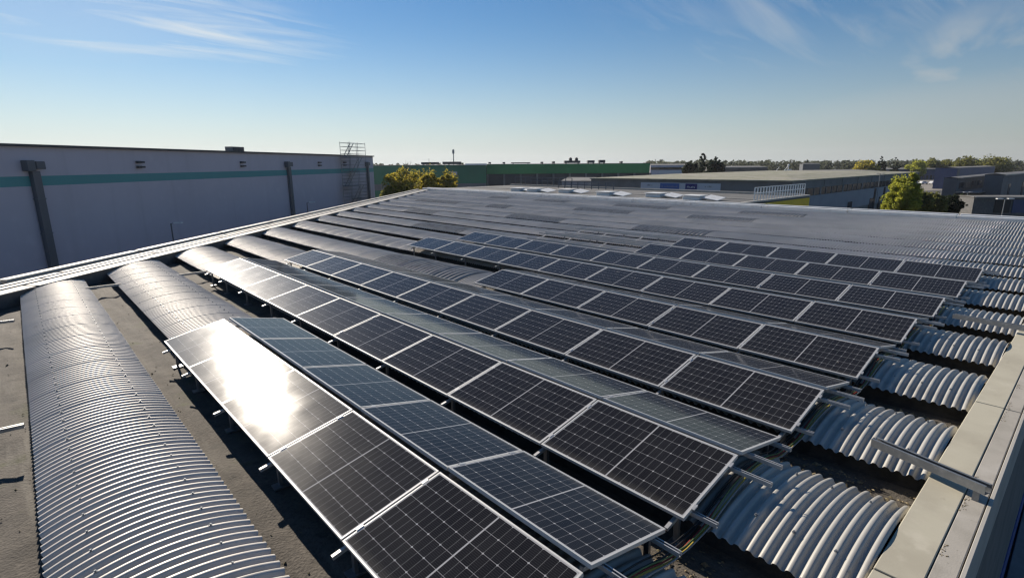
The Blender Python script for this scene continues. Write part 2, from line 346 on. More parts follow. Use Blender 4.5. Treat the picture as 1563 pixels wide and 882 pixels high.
# gutters between the vaults
def gutter(k):
    xa = centre(k-1)+half(k-1) if k > -2 else -4.2
    xb = centre(k)-half(k)
    prof = [(xa-.22, -.03), (xa-.20, -.17), (xa-.02, -.215)]+[(xa+(xb-xa)*t, -.215) for t in (.15, .3, .45, .6, .75, .9)]+[(xb+.10, -.215), (xb+.20, -.17), (xb+.22, -.03)]
    ue = u_end((xa+xb)/2)+.25; us = np.arange(in_u(xa)-.02, ue, .10 if k < 4 else .3)
    npf = len(prof); V = []
    for u in us:
        for q, (x, z) in enumerate(prof):
            j = 0
            if 1 < q < npf-2: j = .012*math.sin(u*3.1+q*1.7+k)+.010*random.random()+.03*max(0, math.sin(u*.9+k*1.3)*math.sin(q*.9+u*.4))**3
            V.append((x, min(u, u_end(x)+.25), base_z(u)+z+j))
    n = len(us); idx = np.arange(n*npf).reshape(n, npf)
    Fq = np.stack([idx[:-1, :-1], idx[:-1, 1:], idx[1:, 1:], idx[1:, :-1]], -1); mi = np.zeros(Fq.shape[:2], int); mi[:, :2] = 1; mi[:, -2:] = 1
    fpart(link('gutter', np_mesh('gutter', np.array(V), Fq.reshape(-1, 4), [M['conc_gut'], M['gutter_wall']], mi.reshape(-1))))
for k in range(-2, LASTK+1): gutter(k)
# body of the building below the roof, an L of walls whose left side runs obliquely
def wall_poly(inset):
    return [(-5+inset, .24+inset), (FAR_V-inset, .03+inset), (FAR_V-inset, u_end(FAR_V)+2.0-inset), (-5+inset, u_end(-5)+2.0-inset)]
mb = MB(); bp = wall_poly(.05); n = 4
vs = [(x, y, GROUND) for x, y in bp]+[(x, y, -.62) for x, y in bp]
mb.add(vs, [(3, 2, 1, 0), (4, 5, 6, 7)]+[(i, (i+1) % n, n+(i+1) % n, n+i) for i in range(n)])
fpart(mb.build('wall', M['factory_wall']))
M['stripe'] = mat('blue_stripe', (.07, .09, .26), .7, 0, (.8, (.055, .072, .21), .4, .7))
fpart(MB().prism([(-4.9, .262), (FAR_V-.1, .062), (FAR_V-.1, .085), (-4.9, .285)], GROUND, -6.3).build('blue_plinth', M['stripe']))
# right parapet: cream inner slabs, grey outer slabs, thin metal drip edge
cuts = [-5, 4.45, 8.85, 13.3, 17.8, 22.2, 26.6, 31, 35.4, FAR_V]
for a, b in zip(cuts[:-1], cuts[1:]):
    g = .012
    mb = MB()
    for (ia, ib, za, zb_, nm, mm) in ((in_u, step_u, -.62, -.020, 'cream_slab', 'coping'), (step_u, lambda v: out_u(v)+.035, -.62, -.0265, 'grey_slab', 'coping_grey')):
        mb = MB(); mb.prism([(a+g, ib(a)+.006), (b-g, ib(b)+.006), (b-g, ia(b)), (a+g, ia(a))], za, zb_)
        fpart(mb.build(nm, M[mm], None, bevel=.008))
    mb = MB(); mb.prism([(a+.004, out_u(a)), (b-.004, out_u(b)), (b-.004, out_u(b)+.032), (a+.004, out_u(a)+.032)], -.75, -.022)
    fpart(mb.build('drip_edge', M['flash'], bevel=.004))
# oblique left edge: three stepped flashings, a dark strip, then an outer coping
dvec = Vector((1, 1.0)).normalized(); nvec = Vector((-dvec.y, dvec.x))
def edge_strip(s0, s1, o0, o1, z0, z1, name, mm, bev=.01):
    p = Vector((0, UE0)); q = [p+dvec*s0+nvec*o0, p+dvec*s1+nvec*o0, p+dvec*s1+nvec*o1, p+dvec*s0+nvec*o1]
    fpart(MB().prism([tuple(v) for v in q], z0, z1).build(name, M[mm], bevel=bev))
S0, S1 = -6.0, (FAR_V-.2)*math.sqrt(2)
def joints(step, off, gap=.05):
    s = S0+off; prev = S0
    while s < S1:
        yield prev, s-gap; prev = s; s += step*(.9+.2*random.random())
    yield prev, S1
for a, b in joints(4.6, 1.3, .10): edge_strip(a, b, -.02, .40, -.135, -.105, 'flashing', 'flash')
for a, b in joints(4.6, 2.1, .10): edge_strip(a, b, .49, .70, -.125, -.090, 'flashing', 'flash')
for a, b in joints(4.6, 2.9, .10): edge_strip(a, b, .79, .98, -.115, -.080, 'flashing', 'flash')
edge_strip(S0, S1, .05, 1.52, -.80, -.14, 'edge_beam', 'flash_dark', 0)
for a, b in joints(5.2, 1.0, .16): edge_strip(a, b, 1.24, 1.54, -.138, -.03, 'edge_coping', 'flash')
# far edge: low double coping
for i, (ua, ub) in enumerate([(j*5.4, j*5.4+5.36) for j in range(11)]):
    ub = min(ub, u_end(FAR_V)+1)
    fpart(MB().box((FAR_V-.25, (ua+ub)/2, -.20), (.26, ub-ua, .54)).build('edge_coping', M['white'], bevel=.03))
    fpart(MB().box((FAR_V+.45, (ua+ub)/2, -.2), (.24, ub-ua-.03, .62)).build('edge_coping', M['white'], bevel=.03))
fpart(MB().box((FAR_V+.1, 29, -.45), (.5, 57, .6)).build('edge_beam', M['flash_dark']))

# ------------------------------------------------------------------ solar panels
TILT, PW, PL, PLX, RG, UE, SX = .213, 1.022, 1.755, 1.775, .0957, 2.065, -.0283
def panel_proto():
    root = bpy.data.objects.new('solar_panel', None); COL.objects.link(root); root.empty_display_size = .2
    t, fwid = .035, .017
    mb = MB()
    # frame: four mitred sides with the glass set 1.5 mm below the lip
    o = [(0, 0), (PL, 0), (PL, PW), (0, PW)]; i = [(fwid, fwid), (PL-fwid, fwid), (PL-fwid, PW-fwid), (fwid, PW-fwid)]
    vs = [(x, y, 0) for x, y in o]+[(x, y, 0) for x, y in i]+[(x, y, -t) for x, y in o]+[(x, y, -t) for x, y in i]
    fs = []
    for a in range(4):
        b = (a+1) % 4
        fs += [(a, b, 4+b, 4+a), (8+b, 8+a, 12+a, 12+b), (b, a, 8+a, 8+b), (4+a, 4+b, 12+b, 12+a)]
    mb.add(vs, fs); fr = mb.build('frame', M['alu_bright'], root)
    me = bpy.data.meshes.new('cells'); g = fwid-.001
    me.from_pydata([(g, g, -.002), (PL-g, g, -.002), (PL-g, PW-g, -.002), (g, PW-g, -.002), (g, g, -.008), (PL-g, g, -.008), (PL-g, PW-g, -.008), (g, PW-g, -.008)], [], [(0, 1, 2, 3), (7, 6, 5, 4)])
    uvl = me.uv_layers.new(name='cells'); bx, by = .13, .06
    for li, (a, b) in enumerate([(-bx, -by), (20+bx, -by), (20+bx, 6+by), (-bx, 6+by)]*2): uvl.data[li].uv = (a, b)
    me.materials.append(M['cells']); link('cells', me, root)
    for y in (.17, PW-.17):
        MB().box((PL+.010, y, -.006), (.030, .07, .018)).build('clamp', M['alu'], root)
    return root
proto = panel_proto(); first = True
ORD = 'zeroth first second third fourth fifth sixth seventh eighth ninth'.split()
counts = {0: 5, 1: 9, 2: 9, 3: 5, 4: 9, 5: 9, 6: 5, 7: 5}
def row_name(k, side):
    near = ['nearest', 'second nearest', 'third nearest', 'fourth', 'fifth', 'sixth', 'seventh', 'farthest'][k]
    return f'the {near} camera-facing row' if side == 0 else f'behind the {near} camera-facing row'
def place(k, n, side):
    global first
    o = proto if first else copy_tree(proto)
    first = False
    c = V0+k*P; u0 = UE+SX*k+PLX*n; ct, st = math.cos(TILT), math.sin(TILT)
    jig = random.uniform(-.004, .004); tl = TILT+random.uniform(-.004, .004); ct2, st2 = math.cos(tl), math.sin(tl)
    if side == 0:
        X, Y, loc = Vector((0, -1, 0)), Vector((ct2, 0, st2)), Vector((c-RG/2-PW*ct, u0+PL, jig))
    else:
        X, Y, loc = Vector((0, 1, 0)), Vector((-ct2, 0, st2)), Vector((c+RG/2+PW*ct, u0, jig))
    Z = X.cross(Y); mm = Matrix.Identity(4)
    for i in range(3): mm[i][0], mm[i][1], mm[i][2], mm[i][3] = X[i], Y[i], Z[i], loc[i]
    o.matrix_world = mm
    N_ = counts[k]
    IN = 'in ' if side == 0 else ''
    which = f'{ORD[n+1]} from right ' if n < N_-1 else 'leftmost '
    if n == 0: which = 'rightmost '
    look = 'black solar panel' if side == 0 else 'solar panel tilted away'
    if k == 0 and side == 0 and n in (3, 4): look = 'solar panel washed white by sun glare'
    tag(o, f'{look}, {which}{IN}{row_name(k, side)}', 'solar panel', 'solar panels in tilted rows on the roof')
for k in range(8):
    for n in range(counts[k]):
        place(k, n, 0)
        if k < 7: place(k, n, 1)
# mounting frames: four long rails and tilted rafters on feet
for k in range(8):
    c = V0+k*P; N_ = counts[k]+(3 if k >= 6 else 0); ue = UE+SX*k; u1 = ue+PLX*N_+.10
    nm = ['nearest', 'second nearest', 'third nearest', 'fourth nearest', 'fourth farthest', 'third farthest', 'second farthest', 'farthest'][k]
    fr = empty('mounting_frame', (c, ue, 0), f'aluminium rails and rafters carrying the {nm} pair of panel rows' if k < 7 else 'aluminium rails and rafters carrying the farthest row, partly bare at its left', 'mounting frame', 'mounting frames under the panel rows')
    ct, st = math.cos(TILT), math.sin(TILT)
    for side in ((-1, 1) if True else ()):
        sh = lambda d, dz: Vector((side*(RG/2+(PW-d)*ct)+side*st*dz*0, 0, d*st+dz))
        for d, ext in ((.16, .22), (PW-.14, .36)):
            p = sh(d, -.035-.022); e = -ext*random.uniform(.8, 1.1)
            MB().channel((p.x, e, p.z), (p.x, u1-ue, p.z), .041, .041).build('rail', M['alu'], fr)
        for n in range(N_+1):
            u = PLX*n-.01-(.33 if n == N_ else 0)+(.12 if n == 0 else 0)
            a = sh(PW-.02, -.035-.066); b = sh(-.095, -.035-.066)
            mb = MB(); mb.bar((a.x, u, a.z), (b.x, u, b.z), .034, .034)
            mb.build('rafter', M['alu'], fr)
            ft = base_z(u+ue)-.20; q = sh(.10, -.035-.085)
            mb = MB(); mb.bar((q.x, u, ft), (q.x, u, q.z), .035, .05, upv=(0, 1, 0)); mb.box((q.x, u, ft+.01), (.16, .12, .02))
            mb.build('foot', M['steel_dark'], fr)
# string cables along the right ends of the rows
for j, (nm, du, r, v1) in enumerate((('yellow', 0, .009, 14.4), ('red', .035, .008, 14.0), ('black', .07, .010, 16.2), ('grey', -.035, .008, 13.6), ('black', .10, .008, 15.0), ('green', .018, .007, 12.0))):
    pts = []; v = 2.55
    while v < v1:
        ph = ((v-V0)/P+.5) % 1-.5; a = abs(ph)*P
        z = base_z(1.95)+(RISE*(1-(a/HW)**2)+.035 if a < HW else .03-.25*(a-HW)*(P/2-HW+.02))+.004*math.sin(v*2.1+j)+.006*j
        pts.append((v, 1.94+du*.9+.025*math.sin(v*1.3)+.012*math.sin(v*2.6+j*1.3)+.006*math.sin(v*5.1+j*.7), z)); v += .12
    lab = {0: 'yellow cable running along the right ends of the panel rows', 1: 'red cable beside the yellow one at the row ends', 2: 'longest black cable along the right ends of the panel rows', 3: 'grey cable in the bundle at the row ends', 4: 'shorter black cable nearest the panel edges at the row ends', 5: 'thin green cable in the bundle at the row ends'}[j]
    tag(MB().tube(pts, r, 6).build('cable', M['cable_'+nm], smooth=True), lab, 'cable', 'cables along the row ends')
# loose channel sections and struts
def loose(name, a, b, w, h, label, mm='steel_dark', foot=None, kind='channel'):
    t = empty(name, ((a[0]+b[0])/2, (a[1]+b[1])/2, min(a[2], b[2])), label, 'metal profile', 'loose metal profiles on the roof')
    o = Vector(t.location)
    MB().channel(Vector(a)-o, Vector(b)-o, w, h).build('profile', M[mm], t)
    if foot:
        for f in foot: MB().box(Vector(((f[0]), f[1], (f[2]+f[3])/2))-o, (.06, .05, f[3]-f[2])).build('bracket', M[mm], t)
    return t
loose('metal_channel', (6.50, 1.26, .065), (6.12, .275, .125), .10, .085, 'dark channel bar jutting over the cream parapet, nearest of its kind', foot=[(6.15, .35, -.04, .08)])
loose('metal_channel', (13.3, 1.62, .065), (12.9, .30, .125), .10, .085, 'dark channel bar lying across the vault beyond the nearest channel', foot=[(12.93, .36, -.04, .08)])
loose('metal_channel', (-1.5, 8.68, -.08), (-.365, 8.6, -.08), .06, .05, 'grey channel bar jutting in from the left edge, nearer one', foot=[(-1.05, 8.65, -.42, -.10)])
loose('metal_channel', (-1.5, 15.05, -.08), (-.42, 14.95, -.08), .06, .05, 'grey channel bar at the left edge near the pale flashings', foot=[(-1.05, 15.0, -.46, -.10)])
loose('bridging_strut', (1.02, 18.62, -.25), (1.84, 18.6, -.25), .06, .06, 'white strut bridging the gutter between the two nearest vaults', 'flash')
loose('bridging_strut', (3.3, 18.9, -.25), (4.2, 18.95, -.25), .06, .06, 'white strut bridging the gutter beside the second panel row', 'flash')
loose('bridging_strut', (7.85, 19.4, -.23), (8.85, 19.5, -.23), .07, .06, 'white strut over a far gutter left of the fifth row', 'flash')
# moss and dirt heaps in the gutters
mb = MB()
for k in range(-1, 8):
    xa = centre(k-1)+half(k-1); xb = centre(k)-half(k)
    for q in range(1300 if k in (1, 2, 3) else 260):
        near = random.random() < (.8 if k in (1, 2, 3) else .6)
        u = random.uniform(.75, 2.2) if near else random.uniform(2.2, 17)
        if k < 0: u = random.uniform(2, 17)
        x = xa-.02+(abs(random.gauss(0, .09+.05*math.sin(u*6+k))) if random.random() < .75 else random.uniform(0, xb-xa))
        s = random.uniform(.005, .018)*(2.2 if random.random() < .07 else 1)
        z = base_z(u)-.20
        vs = [(x+s*a*random.uniform(.6, 1.4), u+s*b*random.uniform(.6, 1.8), z+s*c2*random.uniform(.5, 1)) for a, b, c2 in ((1, 0, 0), (.3, .9, 0), (-.8, .6, 0), (-.8, -.6, 0), (.3, -.9, 0), (.1, .1, .9), (-.2, -.2, .8))]
        mb.add(vs, [(0, 1, 5), (1, 2, 5), (2, 6, 5), (2, 3, 6), (3, 4, 6), (4, 0, 5), (4, 5, 6)])
for q in range(900):   # crumbs caught along the step of the parapet
    x = random.uniform(1, 14)
    if math.sin(x*2.3)+math.sin(x*5.1+1) < .1: continue
    u = step_u(x)-.006-abs(random.gauss(0, .022)); s = random.uniform(.003, .011)
    mb.add([(x+s, u, -.0255), (x, u+s*.8, -.0255), (x-s*1.2, u, -.0255), (x, u-s*.9, -.0255), (x, u, -.0255+s*.35)], [(0, 1, 4), (1, 2, 4), (2, 3, 4), (3, 0, 4)])
tag(mb.build('roof_debris', M['moss']), 'brown moss and dirt crumbs along the roof gutters', 'debris', kind='stuff')
# ------------------------------------------------------------------ ground
def sheet(name, poly, z, mm, label=None):
    o = MB().add([(x, y, z) for x, y in poly], [tuple(range(len(poly)))]).build(name, M[mm]); return tag(o, kind='structure')
sheet('ground', [(-1500, -1500), (1500, -1500), (1500, 1500), (-1500, 1500)], GROUND-.012, 'ground')
sheet('yard', [(-140, -60), (420, -60), (420, 330), (-140, 330)], GROUND-.004, 'asphalt')
tag(MB().prism([(-40, -3.2), (60, -3.2), (60, .1), (-40, .1)], GROUND-.1, GROUND+.13).build('pavement', M['pavement'], bevel=.02), kind='structure')
M['lot'] = mat('sunlit_lot', (.26, .235, .20), .95, 0, (.15, (.20, .18, .155), .4, .7))
a, b, c_, d_ = plan(1372, 200), plan(1480, 215), plan(1462, 420), plan(1385, 420)
sheet('parking_lot', [tuple(a), tuple(b), tuple(c_), tuple(d_)], GROUND+.004, 'lot')

# ------------------------------------------------------------------ surrounding buildings
class Face:
    """a facade from one plan point to another; n points towards the viewer"""
    def __init__(s, p0, p1):
        s.p = Vector((*p0, 0)); d = Vector((*p1, 0))-s.p; s.L = d.length; s.e = d/s.L; s.n = Vector((s.e.y, -s.e.x, 0))
        if s.n.dot(-s.p) < 0: s.n = -s.n
    def at(s, t, z, off=0): return s.p+s.e*t+s.n*off+Vector((0, 0, z))
    def box(s, mb, t0, t1, z0, z1, o0, o1, mi=0):
        return mb.box(s.at((t0+t1)/2, (z0+z1)/2, (o0+o1)/2), (abs(t1-t0), abs(o1-o0), z1-z0), (s.e, s.n, Vector((0, 0, 1))), mi)
    def t_off(s, px, off):   # the same for a line parallel to the facade, off metres in front of it
        g = Face.__new__(Face); g.p, g.e, g.n, g.L = s.p+s.n*off, s.e, s.n, s.L; return g.t_at(px)
    def t_at(s, px):   # where the sight line of a picture column meets this facade
        d = ray(px, 250); a = Vector((d.x, d.y)); q = Vector((s.p.x, s.p.y)); e = Vector((s.e.x, s.e.y))
        den = a.x*e.y-a.y*e.x
        return (q.y*a.x-q.x*a.y)/(-den) if abs(den) > 1e-9 else 0
    def depth_at(s, t): q = s.at(t, 0); return q.dot(fh)
def building(name, face, depth, ztop, wall_m, label, cat='building', roof_m='roof_grey', rise=0.0, parapet=.0, group=None):
    b = empty(name, face.at(face.L/2, GROUND), label, cat, group); o = Vector(b.location)
    mb = MB(); face.box(mb, 0, face.L, GROUND, ztop, -depth, 0); w = mb.build('wall', M[wall_m], b); w.location = -o
    mb = MB(); f = face
    A = [f.at(-.15, ztop, .15), f.at(f.L+.15, ztop, .15), f.at(f.L+.15, ztop+rise, -depth/2), f.at(-.15, ztop+rise, -depth/2), f.at(f.L+.15, ztop, -depth-.15), f.at(-.15, ztop, -depth-.15)]
    up_ = Vector((0, 0, .12)); lo = Vector((0, 0, .004))
    vs = [v+lo for v in A]+[v+up_ for v in A]
    mb.add(vs, [(0, 1, 2, 3), (3, 2, 4, 5), (6, 7, 8, 9), (9, 8, 10, 11), (0, 1, 7, 6), (4, 5, 11, 10), (0, 3, 9, 6), (3, 5, 11, 9), (1, 2, 8, 7), (2, 4, 10, 8)])
    r = mb.build('roof', M[roof_m], b); r.location = -o
    return b
def on(b, mb, name, mm, bevel=0):
    o = mb.build(name, M[mm], b, bevel=bevel); o.location = -Vector(b.location); return o
M['roof_grey'] = mat('grey_roofing', (.20, .195, .185), .85, 0, (.3, (.15, .145, .135), .4, .7))
M['neigh_roof'] = mat('neighbour_roofing', (.13, .127, .122), .85, 0, (.6, (.10, .098, .094), .4, .7))
M['roof_moss'] = mat('mossy_roofing', (.30, .285, .22), .9, 0, [(.5, (.22, .22, .14), .42, .66, 8), (.25, (.36, .33, .28), .5, .7, 6, (1, .2, 1))], bump=(1.2, .5, .3))
M['panel_grey'] = mat('grey_blue_cladding', (.50, .47, .535), .6, 0, [(.08, (.465, .437, .50), .4, .65, 4), (1.1, (.53, .50, .56), .5, .8, 6), (.9, (.43, .405, .46), .52, .8, 6, (1, 1, .05))])
M['teal'] = mat('teal_band', (.07, .28, .29), .6, 0, (.2, (.08, .30, .31), .4, .6))
M['dark_trim'] = mat('dark_trim', (.05, .052, .06), .6)
M['pipe'] = mat('grey_pipe', (.11, .12, .14), .55, .2)
M['green_clad'] = mat('green_cladding', (.045, .26, .085), .6, 0, [(.06, (.035, .21, .075), .4, .65), (1, (.055, .29, .10), .5, .8)])
M['green_dark'] = mat('dark_green_cladding', (.035, .19, .10), .6, 0, (.08, (.028, .15, .085), .4, .65))
M['bay_dark'] = mat('dark_concrete_bays', (.085, .083, .085), .8, 0, (.25, (.06, .058, .06), .4, .7))
M['conc_grey'] = mat('grey_concrete_panels', (.20, .195, .19), .85, 0, (.3, (.155, .15, .145), .4, .7))
M['glass_dark'] = mat('dark_glass', (.025, .027, .03), .12)
M['panel_pale'] = mat('pale_blue_panels', (.28, .29, .315), .7, 0, (.3, (.24, .25, .275), .4, .7))
M['sign_white'] = mat('sign_white', (.52, .53, .57), .5)
M['sign_blue'] = mat('sign_blue', (.06, .13, .36), .5)
M['sign_navy'] = mat('sign_navy', (.018, .022, .16), .5)
M['blue_hall'] = mat('blue_hall', (.045, .065, .15), .6, 0, (.1, (.035, .05, .12), .4, .7))
M['slate'] = mat('slate_wall', (.10, .11, .125), .7, 0, (.2, (.075, .08, .095), .4, .7))
M['tyre'] = mat('tyre', (.02, .02, .02), .9)

# large warehouse on the left, in its own shade
fW = Face(plan(-260, 21.5), plan(569.5, 91)); ZT = 4.27
# put the near end on the same line as the two measured points
pA, pB = plan(0, 33), plan(569.5, 91); fW = Face(pA+(pA-pB)*.75, pB)
wh = building('warehouse', fW, 55, ZT, 'panel_grey', 'large windowless grey warehouse with a teal stripe along its wall', 'warehouse')
mb = MB(); fW.box(mb, 0, fW.L, 1.83, 2.45, .002, .012); on(wh, mb, 'teal_stripe', 'teal')
mb = MB(); fW.box(mb, -.1, fW.L+.1, ZT-.02, ZT+.14, .16, .24); on(wh, mb, 'coping', 'dark_trim')
for px in (46, 438, 559):
    t = fW.t_at(px); mb = MB()
    fW.box(mb, t-.26, t+.26, GROUND, 2.75, .02, .34)
    for z in (-6, -3.6, -1.2, 1.0): fW.box(mb, t-.32, t+.32, z, z+.06, .015, .36)
    dp = on(wh, mb, 'downpipe', 'pipe', .03)
    mb = MB(); fW.box(mb, t-.62, t-.10, 2.76, 3.42, .02, .50); fW.box(mb, t+.02, t+.62, 2.86, 3.36, .02, .42)
    hp = mb.build('hopper', M['pipe'], dp, bevel=.04)
for px in (210, 368, 486, 524.5):
    t = fW.t_at(px)
    for z in (2.95, 3.32):
        mb = MB(); fW.box(mb, t-.22, t+.12, z-.09, z+.09, .02, .26); fW.box(mb, t+.14, t+.42, z-.07, z+.07, .10, .30)
        on(wh, mb, 'wall_vent', 'dark_trim', .02)
t = fW.t_off(361, -1.2)
u_ = empty('rooftop_unit', fW.at(t, ZT+.12, -1.2), 'grey louvred cooling unit on the edge of the warehouse roof', 'rooftop unit')
mb = MB(); fW.box(mb, t-1.0, t+1.0, ZT+.12, ZT+.62, -1.6, -.8); on(u_, mb, 'casing', 'conc_grey', .03)
mb = MB()
for q in range(7): fW.box(mb, t-.85+q*.24, t-.70+q*.24, ZT+.20, ZT+.56, -.81, -.76)
on(u_, mb, 'louvre', 'dark_trim')
# scaffold stair tower in front of the warehouse
sc = empty('scaffold_tower', fW.at(fW.t_at(541), GROUND, 1.6), 'slender grey scaffold stair tower rising above the warehouse roof', 'scaffold'); t0, t1 = fW.t_off(528, 1.2), fW.t_off(552, 1.2)
zt = 6.15
for t in (t0, (t0+t1)/2, t1):
    for of in (.5, 1.9):
        mb = MB(); mb.tube([fW.at(t, GROUND, of), fW.at(t, zt, of)], .035, 6); on(sc, mb, 'standard', 'steel_dark')
z = GROUND+1; q = 0
while z < zt:
    mb = MB()
    for of in (.5, 1.9): mb.tube([fW.at(t0, z, of), fW.at(t1, z, of)], .028, 6)
    for t in (t0, t1): mb.tube([fW.at(t, z, .5), fW.at(t, z, 1.9)], .028, 6)
    on(sc, mb, 'guard_rail', 'steel_dark'); z += .5
z = GROUND+2
while z < zt-1:
    mb = MB(); a, b = (t0, (t0+t1)/2) if q % 2 else ((t0+t1)/2, t1)
    fW.box(mb, a, b, z, z+.09, .5, 1.9); on(sc, mb, 'platform', 'steel_dark')
    mb = MB(); mb.bar(fW.at(a, z, .8), fW.at(b, z+2, .8), .05, .10); mb.bar(fW.at(a, z, 1.3), fW.at(b, z+2, 1.3), .05, .10)
    for s_ in range(1, 8):
        p = fW.at(a+(b-a)*s_/8, z+2*s_/8, 1.05); mb.box(p, (.22, .5, .03), (fW.e, fW.n, Vector((0, 0, 1))))
    on(sc, mb, 'stair', 'steel_dark'); z += 2; q += 1

# neighbouring roof just beyond the far edge, with a yellow side and white hatches
NZ = .02; U0 = 17.9
nb = empty('neighbouring_building', (46, 40, GROUND), 'flat grey roof with a yellow side wall beyond the far roof edge', 'building'); no = -Vector(nb.location)
mb = MB(); mb.prism([(39.75, U0), (52.5, U0), (52.5, 57.5), (39.75, 57.5)], GROUND, NZ-.1); o = mb.build('wall', M['conc_grey'], nb); o.location = no
mb = MB(); mb.prism([(39.72, U0-.02), (52.6, U0-.02), (52.6, 57.6), (39.72, 57.6)], NZ-.096, NZ); o = mb.build('roof', M['neigh_roof'], nb); o.location = no
mb = MB(); mb.box((46.1, U0-.06, -1.6), (12.8, .06, 3.0)); o = mb.build('yellow_cladding', M['yellow'], nb); o.location = no
mb = MB(); mb.box((46.1, U0+.10, NZ+.07), (13.0, .34, .12)); o = mb.build('coping', M['flash'], nb); o.location = no
mb = MB(); mb.box((52.4, 37.9, NZ+.10), (.34, 39, .18)); o = mb.build('coping', M['flash'], nb); o.location = no
mb = MB(); mb.box((44.6, 37.9, NZ+.03), (.25, 39, .05)); o = mb.build('coping', M['flash'], nb); o.location = no
for i, (v, u, lab) in enumerate([(41.6, 44.2, 'white roof hatch with open flap, leftmost on the neighbouring roof'), (41.8, 41.8, 'white roof hatch with open flap, second from the left beyond the far edge'), (42.6, 37.9, 'white roof hatch third from the left beyond the far edge'), (41.4, 31.9, 'white roof hatch fourth from the left beyond the far edge'), (42.5, 27.2, 'white roof hatch fifth from the left, second from the yellow wall'), (41.5, 22.9, 'white roof hatch nearest the yellow wall, rightmost of all')]):
    h = empty('roof_hatch', (v, u, NZ), lab, 'roof hatch', 'white hatches on the neighbouring roof')
    MB().box((0, 0, .15), (1.3, 1.5, .30)).build('kerb', M['white'], h, bevel=.03)
    mb = MB(); ang = R(20+8*(i % 3)); ax = (Vector((0, 1, 0)), Vector((math.cos(ang), 0, math.sin(ang))), Vector((-math.sin(ang), 0, math.cos(ang))))
    MB().box((0, 0, .36), (1.45, 1.6, .06)).build('lid', M['white'], h, bevel=.02)
    MB().box((.2, -1.6, .22), (1.4, 1.3, .05), (Vector((1, 0, .12)).normalized(), Vector((0, 1, .14)).normalized(), Vector((-.12, -.14, 1)).normalized())).build('flap', M['white'], h, bevel=.015)
def railing(name, a, b, h, step, label, mm='white', group=None):
    a, b = Vector(a), Vector(b); L = (b-a).length; t = empty(name, a, label, 'railing', group); n = max(2, round(L/step))
    for i in range(n+1):
        p = (b-a)*(i/n); MB().box(p+Vector((0, 0, h/2)), (.07, .07, h)).build('post', M[mm], t)
    for z in (h*.55, h): MB().bar(Vector((0, 0, z+.03)), (b-a)+Vector((0, 0, z+.03)), .06, .06).build('rail', M[mm], t)
    return t
railing('railing', (41.5, U0+.10, NZ+.13), (51.6, U0+.10, NZ+.13), .95, .52, 'white railing standing on the yellow side wall')
railing('railing', (51.9, 45.5, NZ+.19), (51.9, 56, NZ+.19), .95, 1.1, 'grey railing on the far edge of the neighbouring roof, at its left end', 'pipe')
railing('railing', (50.5, 38, NZ), (50.5, 46.5, NZ), .8, 1.0, 'second grey railing behind the white hatches', 'pipe')

# green sheds in the distance
fG1 = Face(plan(560, 158), plan(742, 162)); fG2 = Face(plan(742.5, 168), plan(992, 172))
g1 = building('green_shed', fG1, 40, 2.62, 'green_dark', 'dark green shed behind the yellow trees, with a white roof edge', 'shed')
mb = MB(); fG1.box(mb, fG1.L*.82, fG1.L+.1, 2.60, 3.05, .16, .4); on(g1, mb, 'roof_edge', 'white')
mb = MB(); fG1.box(mb, fG1.t_at(688), fG1.t_at(697.5), -.2, .75, .02, .2); on(g1, mb, 'white_board', 'sign_white')
mb = MB(); fG1.box(mb, 0, fG1.L, -4.4, -2.6, .02, .1); on(g1, mb, 'grey_base', 'conc_grey')
g2 = building('green_shed', fG2, 45, 2.75, 'bay_dark', 'long shed with a bright green upper wall above dark bays', 'shed')
mb = MB(); fG2.box(mb, 0, fG2.L, -.1, 2.72, .02, .25); on(g2, mb, 'green_band', 'green_clad')
for q in range(11):
    t = q*fG2.L/10.02; mb = MB(); fG2.box(mb, t, t+.55, GROUND, -.12, .02, .5); on(g2, mb, 'pier', 'conc_grey')
mb = MB(); fG2.box(mb, fG2.L*.30, fG2.L*.42, -6.5, -3.6, .02, .2); on(g2, mb, 'shutter', 'panel_pale')
mb = MB(); fG2.box(mb, fG2.L*.46, fG2.L*.52, -6.5, -3.8, .02, .2); on(g2, mb, 'shutter', 'panel_pale')
mb = MB(); fG2.box(mb, fG2.L*.02, fG2.L*.30, -5.2, -3.4, .02, .15); on(g2, mb, 'window', 'glass_dark')
